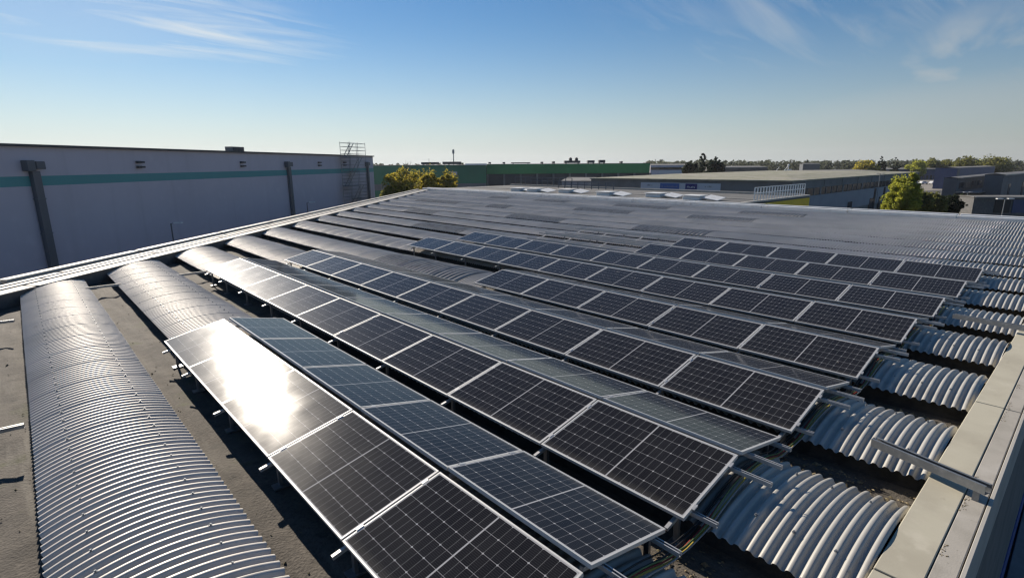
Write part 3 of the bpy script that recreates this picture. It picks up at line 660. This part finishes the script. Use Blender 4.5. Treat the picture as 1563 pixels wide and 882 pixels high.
for i, (px, w, h, lab) in enumerate([(656, 5.2, .8, 'long dark duct on the roof of the dark green shed, left one'), (690, 5.6, .9, 'long dark duct at the foot of the mast on the dark green shed'), (748, .8, .6, 'small dark vent at the left end of the bright green shed'), (770, .8, .6, 'small dark vent, second from the left on the green shed'), (796, 6.0, .45, 'low dark duct between small vents on the green shed'), (829, .8, .6, 'small dark vent right of the low duct'), (847, .8, .7, 'small dark vent left of the bulky cooling plant'), (876, 5.0, .9, 'bulky dark cooling plant with two stacks on the green shed'), (905, 2.2, .95, 'square dark unit right of the bulky cooling plant'), (922, 2.0, 1.05, 'square dark unit, last large one on the green shed'), (952, .8, .6, 'lone small vent near the right end of the green shed')]):
    f, zt_ = (fG1, 2.74) if i < 2 else (fG2, 2.87); t = f.t_at(px)
    r_ = empty('rooftop_unit', f.at(t, zt_, -3), lab, 'rooftop unit', 'units on the green shed roofs')
    mb = MB(); f.box(mb, t-w/2, t+w/2, zt_+.15, zt_+h, -4, -2.4); on(r_, mb, 'casing', 'dark_trim', .05)
    mb = MB(); f.box(mb, t-w*.4, t-w*.4+.15, zt_, zt_+.15, -3.9, -2.5); f.box(mb, t+w*.4-.15, t+w*.4, zt_, zt_+.15, -3.9, -2.5); on(r_, mb, 'stand', 'steel_dark')
    if i == 7:
        for q in (-.5, 1.4): mb = MB(); mb.tube([f.at(t+q, zt_+h, -3.2), f.at(t+q, zt_+h+.7, -3.2), f.at(t+q, zt_+h+.95, -3.2)], [.55, .5, .2], 8); on(r_, mb, 'stack', 'dark_trim')
def mast(px, D, ytop, zb, r, label, head=True):
    p = plan(px, D); zt_ = height(px, ytop, D); t = empty('antenna_mast', (p.x, p.y, zb), label, 'mast'); H_ = zt_-zb
    MB().tube([(0, 0, 0), (0, 0, H_*.6), (0, 0, H_)], [r, r*.8, r*.6], 8).build('pole', M['steel_dark'], t)
    if head:
        for a in range(3): MB().box((.28*math.cos(a*2.1), .28*math.sin(a*2.1), H_-.9), (.22, .22, 1.4)).build('antenna', M['panel_pale'], t)
        MB().tube([(0, 0, H_*.62), (0, 0, H_*.66)], .32, 8).build('antenna', M['panel_pale'], t)
    return t
mast(692.5, 205, 228, GROUND, .24, 'tall grey antenna mast rising behind the green shed')
mast(655, 205, 242, GROUND, .10, 'thin pole behind the long duct of the dark green shed', False)

# grey building with the row of signs
fM = Face(plan(903, 109), plan(1213, 86)); fR = Face(plan(1213, 86), plan(1405, 146)); ZM = -.08
md = empty('factory_hall', fM.at(fM.L, GROUND), 'grey concrete hall with a mossy roof and a row of signs', 'building')
p0, p1, p2 = fM.at(0, 0), fM.at(fM.L, 0), fR.at(fR.L, 0); p3 = p0+(p2-p1)
if (p1-p0).cross(p2-p1).z < 0: base = [p0, p3, p2, p1]
else: base = [p0, p1, p2, p3]
mb = MB(); mb.prism([(p.x, p.y) for p in base], GROUND, ZM); on(md, mb, 'wall', 'conc_grey')
ctr = (p0+p2)/2
ex = lambda p: p+(p-ctr).normalized()*.35
mb = MB(); A = [ex(p) for p in (p0, p1, p2, p3)]; B = [ctr+(p-ctr)*.6 for p in A]
vs = [Vector((p.x, p.y, ZM+.01)) for p in A]+[Vector((p.x, p.y, ZM+.22)) for p in A]+[Vector((p.x, p.y, ZM+.75)) for p in B]
mb.add(vs, [(3, 2, 1, 0), (8, 9, 10, 11)]+[(i, (i+1) % 4, 4+(i+1) % 4, 4+i) for i in range(4)]+[(4+i, 4+(i+1) % 4, 8+(i+1) % 4, 8+i) for i in range(4)])
on(md, mb, 'roof', 'roof_moss')
mb = MB(); fR.box(mb, .3, fR.L*.90, -2.55, -1.30, .02, .10); rb = on(md, mb, 'window', 'glass_dark')
for q in range(26):
    t = .3+q*fR.L*.9/26; mb = MB(); fR.box(mb, t, t+(.16 if q % 4 else .7), -2.55, -1.30, .10, .16); w = mb.build('mullion', M['conc_grey'], rb)
mb = MB(); fR.box(mb, 0, fR.L, -6.0, -2.62, .02, .18); on(md, mb, 'pale_cladding', 'panel_pale')
for t0_, t1_ in ((.53, .545), (.615, .63), (.50, .535), (.58, .60), (.66, .70), (.72, .76), (.33, .36)):
    mb = MB(); tall = t1_-t0_ < .02; fR.box(mb, fR.L*t0_, fR.L*t1_, -7.9, -2.7 if tall else -4.7, .19, .26); on(md, mb, 'door', 'glass_dark')
for q in range(9):
    t = fR.L*(q+.5)/9; mb = MB(); fR.box(mb, t, t+.05, -1.22, ZM-.02, .01, .06); on(md, mb, 'panel_joint', 'bay_dark')
# signs along the front
def words_strip(f, t0, t1, z0, z1, seed, off):   # unreadable small lettering: strokes of the right length
    mb = MB(); rr = random.Random(seed); t = t0; h = z1-z0
    while t < t1-.1:
        w = rr.uniform(.16, .26); k = rr.random()
        f.box(mb, t, t+w*.28, z0, z1 if k < .5 else z0+h*.7, off, off+.02)
        if k > .3: f.box(mb, t, t+w*.75, z0, z0+h*.22, off+.022, off+.04)
        if k < .8: f.box(mb, t, t+w*.75, z0+h*.5, z0+h*.68, off+.022, off+.04)
        t += w+(.22 if rr.random() < .12 else .05)
    return mb
zs0, zs1 = height(1045, 290, fM.depth_at(fM.t_at(1045))), height(1045, 279.5, fM.depth_at(fM.t_at(1045)))
tS = [fM.t_at(p) for p in (980, 1010, 1039.5, 1049, 1067, 1103)]
sg = empty('sign_board', fM.at(tS[0], zs0, .02), 'long pale sign board across the grey hall, with faint lettering', 'sign'); so = sg
mb = MB(); fM.box(mb, tS[0], tS[5], zs0, zs1, .02, .12); on(sg, mb, 'board', 'sign_white', .01)
on(sg, words_strip(fM, fM.t_at(990), fM.t_at(999), zs0+.62, zs0+.9, 1, .122), 'lettering', 'dark_trim')
on(sg, words_strip(fM, fM.t_at(1079), fM.t_at(1090), zs0+.55, zs0+.85, 2, .122), 'lettering', 'conc_grey')
for (ta, tb, mm, lab, w0, w1, sd) in ((tS[1], tS[2], 'sign_blue', 'mid blue sign with small white lettering on the pale board', .06, .94, 3), (tS[3], tS[4], 'sign_navy', 'dark navy sign with white lettering on the pale board', .16, .80, 4)):
    s2 = empty('sign', fM.at(ta, zs0, .13), lab, 'sign'); zc_ = (zs0+zs1)/2
    mb = MB(); fM.box(mb, ta, tb, zs0+.14, zs1-.10, .125, .20); on(s2, mb, 'panel', mm, .01)
    hh = .13 if sd == 3 else .22
    on(s2, words_strip(fM, ta+(tb-ta)*w0, ta+(tb-ta)*w1, zc_-hh, zc_+hh*.6, sd, .205), 'lettering', 'panel_pale' if sd == 3 else 'white')
# low shed left of the hall and far halls
def hall(name, px0, D0, px1, D1, ytop, depth, wm, label, rise=.6, roof='roof_grey', group=None):
    f = Face(plan(px0, D0), plan(px1, D1)); zt_ = height((px0+px1)/2, ytop, (D0+D1)/2)
    return building(name, f, depth, zt_, wm, label, 'building', roof, rise, group=group), f, zt_
hall('shed', 858, 118, 902, 116, 277, 12, 'panel_pale', 'small pale shed between the green shed and the grey hall')
b, f, z = hall('office_block', 993, 300, 1047, 296, 252.5, 20, 'panel_grey', 'distant grey blue office block right of the green shed')
mb = MB(); f.box(mb, 0, f.L, z-2.4, z-1.0, .02, .1); on(b, mb, 'window', 'glass_dark')
mb = MB(); f.box(mb, f.L*.25, f.L*.95, z-4.4, z-2.7, .02, .1); on(b, mb, 'pale_band', 'sign_white')
b, f, z = hall('low_hall', 1100, 330, 1172, 330, 255.5, 25, 'bay_dark', 'distant dark low hall right of the conifers')
mb = MB(); f.box(mb, 0, f.L, z-.5, z, .02, .3); on(b, mb, 'roof_edge', 'conc_grey')
hall('block', 1226, 420, 1252, 420, 250.5, 5, 'slate', 'distant grey block before the tree line')
b, f, z = hall('low_hall', 1215, 260, 1345, 280, 262, 30, 'conc_grey', 'long low grey hall behind the mossy roof', .5)
b, f, z = hall('blue_hall', 1350, 330, 1462, 330, 258.5, 30, 'blue_hall', 'long dark blue hall behind the parking lot')
mb = MB(); f.box(mb, 0, f.L, z-.35, z+.25, .16, .4); on(b, mb, 'roof_edge', 'conc_grey')
for q in range(14):
    mb = MB(); f.box(mb, f.L*(.3+q*.05), f.L*(.3+q*.05)+1.1, z-5.9, z-3.6, .02, .12); on(b, mb, 'window', 'glass_dark')
b, f, z = hall('blue_warehouse', 1463, 215, 1520, 262, 255.5, 7, 'blue_hall', 'blue warehouse with a paler end bay at the right', .3)
mb = MB(); f.box(mb, .02, f.L*.05, GROUND, z-.1, .02, .25); on(b, mb, 'pale_bay', 'slate')
b, f, z = hall('grey_hall', 1536, 150, 1622, 225, 262.5, 4, 'slate', 'slate grey hall with a pale lean-to roof at the right edge', .35, 'conc_grey')
mb = MB(); f.box(mb, 0, f.L, z-.2, z+.1, .16, .4); on(b, mb, 'roof_edge', 'flash')
for q in range(5):
    mb = MB(); f.box(mb, f.L*(.08+q*.19), f.L*(.08+q*.19)+3, GROUND, -3.6, .02, .1); on(b, mb, 'door', 'glass_dark')
b, f, z = hall('canopy_hall', 1466, 150, 1540, 204, 268, 3, 'slate', 'dark open hall with a pale sloping roof beside the parking lot', .25, 'roof_grey')
mb = MB(); f.box(mb, 0, f.L, z-.15, z+.2, .16, .8); on(b, mb, 'roof_edge', 'conc_grey')
for q in range(9):
    mb = MB(); f.box(mb, f.L*(.04+q*.105), f.L*(.04+q*.105)+5.5, z-2.9, z-1.3, .02, .1); on(b, mb, 'window', 'conc_grey' if q % 3 == 1 else 'glass_dark')
mb = MB(); f.box(mb, -1, f.L*1.02, -5.6, -5.3, .2, 5); on(b, mb, 'canopy', 'slate')
b, f, z = hall('dark_shed', 1497, 79, 1590, 78, 301.5, 3.5, 'flash_dark', 'dark shed with a pale roof edge in the right corner', .1, 'roof_grey')
mb = MB(); f.box(mb, 0, f.L, z-.12, z+.12, .16, .3); on(b, mb, 'roof_edge', 'conc_grey')
mb = MB(); f.box(mb, f.L*.36, f.L*.62, -4.4, z-.4, .02, .1); on(b, mb, 'opening', 'rubber')
mb = MB(); f.box(mb, f.L*.66, f.L*.98, -4.4, z-.3, .02, .1); on(b, mb, 'shutter', 'blue_hall')
# white framework with struts
p = plan(1195, 255); st_ = empty('strut_tower', (p.x, p.y, GROUND), 'white cable strut structure with a small round tank', 'tower'); e = Vector((rt.x, rt.y, 0)); k_ = 255/839.
zz_ = lambda y: height(1195, y, 255)-GROUND
for x0, y0, x1, y1, r in ((-10, 262, -5, 255, .12), (2, 262, 8, 254, .14), (-16, 264, 14, 259, .25), (-6, 265, 14, 261, .25), (9, 268, 9, 254, .2)):
    MB().tube([e*(x0*k_)+Vector((0, 0, zz_(y0))), e*(x1*k_)+Vector((0, 0, zz_(y1)))], r, 6).build('strut', M['white'], st_)
MB().tube([e*(9*k_)+Vector((0, 0, 0)), e*(9*k_)+Vector((0, 0, zz_(262)))], .3, 8).build('post', M['steel_dark'], st_)
MB().tube([e*(9*k_)+Vector((0, 0, zz_(y))) for y in (254.4, 253.6, 252.4, 251.2, 250.6)], [.12, .38, .45, .38, .1], 10).build('tank', M['white'], st_, smooth=True)
# tower crane, very far
p = plan(1000, 700); crn = empty('tower_crane', (p.x, p.y, GROUND), 'tiny tower crane on the horizon above the office block', 'crane'); zt_ = height(1000, 246.5, 700)-GROUND
MB().tube([(0, 0, 0), (0, 0, zt_+2.5)], .45, 4).build('mast', M['slate'], crn)
MB().tube([e*-6+Vector((0, 0, zt_)), e*9+Vector((0, 0, zt_))], .28, 4).build('jib', M['slate'], crn)

# lamp posts
def lamp(px, D, ytop, label, arm=.9, side=1, head='white', twin=False):
    p = plan(px, D); zt_ = height(px, ytop, D); t = empty('street_lamp', (p.x, p.y, GROUND), label, 'street lamp', 'street lamps around the yard'); H_ = zt_-GROUND
    e_ = Vector((rt.x, rt.y, 0))*side
    MB().tube([(0, 0, 0), (0, 0, H_*.5), (0, 0, H_-.05)], [.08, .065, .05], 8).build('pole', M['pipe'] if head == 'white' and side > 0 and not twin else M['steel_dark'], t)
    for s in ((1, -1) if twin else (1,)):
        MB().tube([Vector((0, 0, H_-.06)), e_*s*arm*.4+Vector((0, 0, H_))], .035, 6).build('arm', M['steel_dark'], t)
        MB().box(e_*s*arm*.75+Vector((0, 0, H_+.01)), (arm*.8, .32, .10), (e_, Vector((-e_.y, e_.x, 0)), Vector((0, 0, 1)))).build('lamp_head', M[head], t, bevel=.03)
    return t
lamp(247, 43, 340.5, 'street lamp with a white head before the grey warehouse, nearer one', .8)
lamp(463, 64, 309, 'street lamp with a white head before the grey warehouse, farther one', .8)
lamp(1346, 105, 265, 'tall street lamp before the grey hall and the yellow tree', .7, head='panel_pale', twin=True)
lamp(1485.5, 84, 293.5, 'thin street lamp before the dark bushes', .6, head='panel_pale', twin=True)
lamp(1545, 66, 303.5, 'street lamp with a pale twin head before the dark shed', .9, -1, 'white', True)

# cars and van on the lot
M['car_white'] = mat('white_car_paint', (.75, .75, .74), .3, .0, **{'Coat Weight': .5})
def car(px, D, ang, label, paint='car_white', L=4.3, H_=1.5, van=False):
    p = plan(px, D); t = empty('van' if van else 'car', (p.x, p.y, GROUND), label, 'van' if van else 'car', None if van else 'parked white cars'); t.rotation_euler = (0, 0, ang)
    W2 = .88
    side = [(-L/2, .35), (L/2, .35), (L/2, .75), (L*.34, .92), (L*.16, H_), (-L*.30, H_), (-L*.46, .98), (-L/2, .85)] if not van else [(-L/2, .4), (L/2, .4), (L/2, 1.0), (L*.40, 1.25), (L*.30, H_), (-L/2, H_)]
    n = len(side); mb = MB(); mb.add([(x, -W2*(1 if z < 1.1 else .85), z) for x, z in side]+[(x, W2*(1 if z < 1.1 else .85), z) for x, z in side], [tuple(range(n)), tuple(range(2*n-1, n-1, -1))]+[((i+1) % n, i, n+i, n+(i+1) % n) for i in range(n)])
    mb.build('body', M[paint], t, bevel=.08)
    for s in (-1, 1):
        mb = MB(); mb.add([(x, s*(W2*.93+.02), z) for x, z in ([(-L*.27, 1.02), (L*.22, 1.02), (L*.13, H_-.1), (-L*.25, H_-.1)] if not van else [(L*.12, 1.3), (L*.36, 1.3), (L*.28, H_-.2), (L*.12, H_-.2)])], [(0, 1, 2, 3)]); mb.build('window', M['glass_dark'], t)
        for x in (-L*.31, L*.31):
            MB().tube([(x, s*(W2-.18), .33), (x, s*(W2+.02), .33)], .33, 14).build('wheel', M['tyre'], t)
    return t
car(1414, 262, YAW*-1+.3, 'white parked car on the lot behind the yellow tree, left one')
car(1430, 262, YAW*-1+.3, 'white parked car on the lot, right one nearer the open hall')
car(1537, 190, YAW*-1+.1, 'large white van in the sun at the right edge', L=6.4, H_=2.7, van=True)

# ------------------------------------------------------------------ trees
def foliage(name, c1, c2, c3):
    mt = mat(name, c1, .75, 0, [(.55, c2, .42, .60, 3), (1.7, c3, .55, .72, 3)]); nd = mt.node_tree.nodes['Principled BSDF']
    nd.inputs['Subsurface Weight'].default_value = 0; 
    lk = mt.node_tree.links; nds = mt.node_tree.nodes; tr = nds.new('ShaderNodeBsdfTranslucent'); ms = nds.new('ShaderNodeMixShader'); ms.inputs[0].default_value = .6
    src = nd.inputs['Base Color'].links[0].from_socket; lk.new(src, tr.inputs[0]); lk.new(nd.outputs[0], ms.inputs[1]); lk.new(tr.outputs[0], ms.inputs[2]); lk.new(ms.outputs[0], nds['Material Output'].inputs[0]); return mt
M['leaf_yellow'] = foliage('yellow_green_leaves', (.44, .36, .05), (.26, .25, .045), (.56, .38, .04))
M['leaf_olive'] = foliage('olive_leaves', (.20, .20, .05), (.12, .13, .04), (.30, .25, .05))
M['leaf_lime'] = foliage('lime_leaves', (.44, .44, .06), (.27, .30, .045), (.54, .48, .07))
M['leaf_dark'] = foliage('dark_leaves', (.028, .04, .016), (.018, .027, .012), (.045, .055, .02))
M['leaf_far'] = foliage('distant_leaves', (.085, .095, .06), (.06, .07, .045), (.13, .125, .07))  # distance haze put into the colour: paler, greyer leaf tones
M['leaf_conifer'] = foliage('conifer_needles', (.016, .030, .018), (.010, .020, .012), (.025, .04, .022))
M['bark'] = mat('bark', (.10, .08, .06), .95, 0, (6, (.06, .05, .04), .4, .7))
def leaves(mb, clumps, n, size, flat=.7):
    V = []; Fc = []
    for (c, r) in clumps:
        for _ in range(max(1, int(n*(r**2)))):
            d = Vector((random.gauss(0, 1), random.gauss(0, 1), random.gauss(0, 1))); d.normalize(); d *= r*random.random()**.45; d.z *= flat
            p = c+d; a = Vector((random.gauss(0, 1), random.gauss(0, 1), random.gauss(0, .7))).normalized(); b = a.cross(Vector((random.gauss(0, 1), random.gauss(0, 1), random.gauss(0, 1)))).normalized()
            s = size*random.uniform(.6, 1.4); i = len(V)
            V += [p-a*s, p+b*s*.6, p+a*s, p-b*s*.6]; Fc.append((i, i+1, i+2, i+3))
    mb.add(V, Fc)
def tree(px, D, ytop, w, crown_h, leaf, label, cat='tree', name='tree', shape='round', n=60, size=None, group='trees around the yards', ybase=None):
    """w: crown width in metres, crown_h: its height"""
    p = plan(px, D); zt_ = height(px, ytop, D); H_ = zt_-GROUND; t = empty(name, (p.x, p.y, GROUND), label, cat, group)
    size = size or max(.10, D*.0016); cl = []; cz = H_-crown_h/2; rr = random.Random(int(px*7+D))
    lim = MB(); lim.tube([(0, 0, -.1), (rr.uniform(-.1, .1), rr.uniform(-.1, .1), H_*.35), (rr.uniform(-.2, .2), rr.uniform(-.2, .2), cz+crown_h*.25)], [w*.05+.06, w*.035+.04, .04], 8)
    if shape == 'round':
        for i in range(120):
            d = Vector((rr.gauss(0, 1), rr.gauss(0, 1), rr.gauss(0, 1))).normalized()*(rr.random()**.4); q = Vector((d.x*w*.40, d.y*w*.40, cz+d.z*crown_h*(.40+.10*rr.random()**3))); r = w*rr.uniform(.05, .13)*(1.1-.4*max(0, d.z)); cl.append((q, r))
            if i < 12: b0 = Vector((0, 0, cz-crown_h*rr.uniform(.2, .45))); lim.tube([b0, b0.lerp(q, .5)+Vector((0, 0, .1)), q], [.07, .05, .02], 5)
    elif shape == 'column':
        for i in range(30):
            h = rr.random(); r0 = w*.5*(1-h**1.6)*.8+.1; a = rr.uniform(0, 6.28); q = Vector((math.cos(a)*r0*rr.random()**.5, math.sin(a)*r0*rr.random()**.5, H_-crown_h*(1-h*.94))); cl.append((q, max(.25, w*.17*(1.15-h))))
            if i < 8: lim.tube([(0, 0, q.z-.6), q], [.05, .02], 5)
    elif shape == 'conifer':
        for i in range(70):
            h = 1-rr.random()**.62; rad = w*.5*(1-h)**.62*(.75+.35*math.sin(h*17+px)**2)+.12
            a = rr.uniform(0, 6.28); rd = rad*rr.random()**.5; cl.append((Vector((math.cos(a)*rd, math.sin(a)*rd, H_-crown_h*(1-h)*.95-.25-rd*.10)), max(.22, w*.13*(1.08-h))))
    lim.build('trunk', M['bark'], t)
    mb = MB()
    if shape == 'round':     # a loose irregular mass between the clumps
        V = []; Fc = []; ph = [rr.uniform(0, 6.28) for _ in range(6)]
        for _ in range(n*16):
            d = Vector((rr.gauss(0, 1), rr.gauss(0, 1), rr.gauss(0, 1))).normalized(); a = math.atan2(d.y, d.x)
            k = (.74+.13*math.sin(3*a+ph[0]+2*d.z)+.10*math.sin(5*a+ph[1]-4*d.z)+.12*math.sin(7*d.z+ph[2]+a)+.07*math.sin(11*a+9*d.z+ph[3]))*rr.random()**.36
            q = Vector((d.x*w*.5*k, d.y*w*.5*k, cz+d.z*crown_h*.5*k)); e1 = Vector((rr.gauss(0, 1), rr.gauss(0, 1), rr.gauss(0, .7))).normalized(); e2 = e1.cross(Vector((rr.gauss(0, 1), rr.gauss(0, 1), rr.gauss(0, 1)))).normalized()
            s_ = size*rr.uniform(.6, 1.4); i = len(V); V += [q-e1*s_, q+e2*s_*.6, q+e1*s_, q-e2*s_*.6]; Fc.append((i, i+1, i+2, i+3))
        mb.add(V, Fc)
    leaves(mb, cl, n*(.30 if shape == 'round' else 1)/ max(.02, (sum(r**2 for _, r in cl)/len(cl))), size); mb.build('crown', M[leaf], t)
    return t
tree(613, 84, 250.5, 7.4, 9, 'leaf_yellow', 'broad yellow green tree beside the end of the warehouse', n=420, size=.16)
tree(652, 88, 253, 5.6, 9, 'leaf_yellow', 'yellow green tree in the middle of the group by the warehouse end', n=400, size=.16)
tree(683, 86, 254.5, 3.9, 8.6, 'leaf_yellow', 'smaller pointed yellow tree at the right of the group by the warehouse', n=380, size=.15)
tree(588, 100, 285, 3.2, 3.4, 'leaf_olive', 'dark green bush at the foot of the warehouse corner', 'shrub', 'shrub', n=70, size=.14, group='shrubs beyond the roof')
# bare twiggy top behind the group
p = plan(620, 96); tw = empty('bare_tree', (p.x, p.y, GROUND), 'leafless twiggy tree top above the yellow trees', 'tree', 'trees around the yards'); H_ = height(620, 239, 96)-GROUND
mb = MB(); mb.tube([(0, 0, 0), (0, 0, H_*.7)], [.12, .06], 6)
for i in range(46):
    a = random.uniform(0, 6.28); z0 = H_*random.uniform(.62, .86); l = random.uniform(.5, 1.5); mb.tube([(0, 0, z0-.5), (math.cos(a)*l*.5, math.sin(a)*l*.5, z0+l*.35), (math.cos(a)*l*.8, math.sin(a)*l*.8, min(H_, z0+l*.9))], [.03, .02, .010], 4)
mb.build('trunk', M['bark'], tw)
tree(1388, 66, 262, 4.2, 5.6, 'leaf_lime', 'bright yellow green tree before the grey hall at the right', n=420, size=.13)
tree(1372, 67, 292, 2.4, 3.4, 'leaf_lime', 'low leafy tree at the left foot of the bright yellow green tree', n=220, size=.15)
for px, D, yt, w, h, lf, lb in ((1412, 70, 289, 3.4, 3.6, 'leaf_olive', 'olive bush right of the bright yellow green tree'), (1436, 76, 292, 3.6, 3.6, 'leaf_olive', 'middle bush of the hedge at the right, rusty olive'), (1460, 78, 296, 3.8, 3.4, 'leaf_dark', 'dark bush of the hedge left of the thin street lamp'), (1480, 90, 296, 4.2, 3.4, 'leaf_dark', 'dark bush behind the thin street lamp')):
    tree(px, D, yt, w, h, lf, lb, 'shrub', 'shrub', n=240, size=.17, group='shrubs beyond the roof')
for px, D, yt, w, h, lf, sh, lb in (
    (1072, 200, 230.5, 6.2, 13, 'leaf_conifer', 'conifer', 'tallest dark conifer with a pointed top on the skyline'),
    (1092, 205, 240, 7.5, 10, 'leaf_conifer', 'round', 'broad dark cedar right of the tallest conifer'),
    (1052, 210, 246, 5.5, 9, 'leaf_dark', 'round', 'dark green tree left of the tallest conifer'),
    (1062, 215, 247, 3.5, 9, 'leaf_conifer', 'conifer', 'slim dark conifer left of the tallest one'),
    (1322, 300, 243, 15, 11, 'leaf_yellow', 'round', 'autumn yellow tree on the skyline behind the grey hall'),
    (1346, 310, 236, 8, 14, 'leaf_conifer', 'conifer', 'dark pointed conifer right of the autumn tree'),
    (1367, 312, 239.5, 7, 13, 'leaf_conifer', 'conifer', 'leaning dark conifer right of the pointed one'),
    (1400, 330, 243.5, 13, 11, 'leaf_lime', 'round', 'lime green tree on the skyline above the blue hall'),
    (1421, 345, 240, 14, 12, 'leaf_olive', 'round', 'thin topped olive tree on the skyline above the white cars'),
    (1447, 345, 241.5, 15, 12, 'leaf_olive', 'round', 'olive tree on the skyline left of the tall ragged tree'),
    (1474, 330, 236.5, 15, 13, 'leaf_olive', 'round', 'tall ragged tree above the blue warehouse'),
    (1496, 340, 242.5, 14, 11, 'leaf_lime', 'round', 'low yellow olive tree between the ragged tree and the big round one'),
    (1517, 320, 234.5, 21, 15, 'leaf_olive', 'round', 'biggest round tree on the skyline at the right')):
    tree(px, D, yt, w, h, lf, lb, shape=sh, n=110, size=.5)
# far woodland along the horizon
mb = MB(); cl = []
for i in range(420):
    px = random.uniform(1080, 1680) if i < 340 else random.uniform(985, 1090); D = random.uniform(430, 560); p = plan(px, D); zt_ = height(px, 247.5-.0025*(px-1100)+random.gauss(0, 1.3), D)
    for q in range(3): cl.append((Vector((p.x+random.uniform(-4, 4), p.y+random.uniform(-4, 4), zt_-2-q*3.6)), random.uniform(2.2, 4.0)))
for i in range(60):
    px = random.uniform(560, 720); D = random.uniform(260, 330); p = plan(px, D); zt_ = height(px, 251.5+random.gauss(0, 1.3), D)
    for q in range(2): cl.append((Vector((p.x, p.y, zt_-1.2-q*3)), random.uniform(1.2, 2.2)))
leaves(mb, cl, 3.2, 1.1, .8)
tag(mb.build('far_woodland', M['leaf_far']), 'dark band of distant woodland along the horizon', 'woodland', kind='stuff')

# the air itself, a thin even haze round everything
hz_m = bpy.data.materials.new('air'); hz_m.use_nodes = True; hn = hz_m.node_tree.nodes; hn.clear()
ho = hn.new('ShaderNodeOutputMaterial'); hp = hn.new('ShaderNodeVolumePrincipled'); hp.inputs['Color'].default_value = (.93, .96, 1, 1); hp.inputs['Density'].default_value = .00010; hp.inputs['Anisotropy'].default_value = .3
hz_m.node_tree.links.new(hp.outputs[0], ho.inputs['Volume'])
tag(MB().box((0, 0, 11), (3010, 3010, 40)).build('haze', hz_m), kind='stuff')
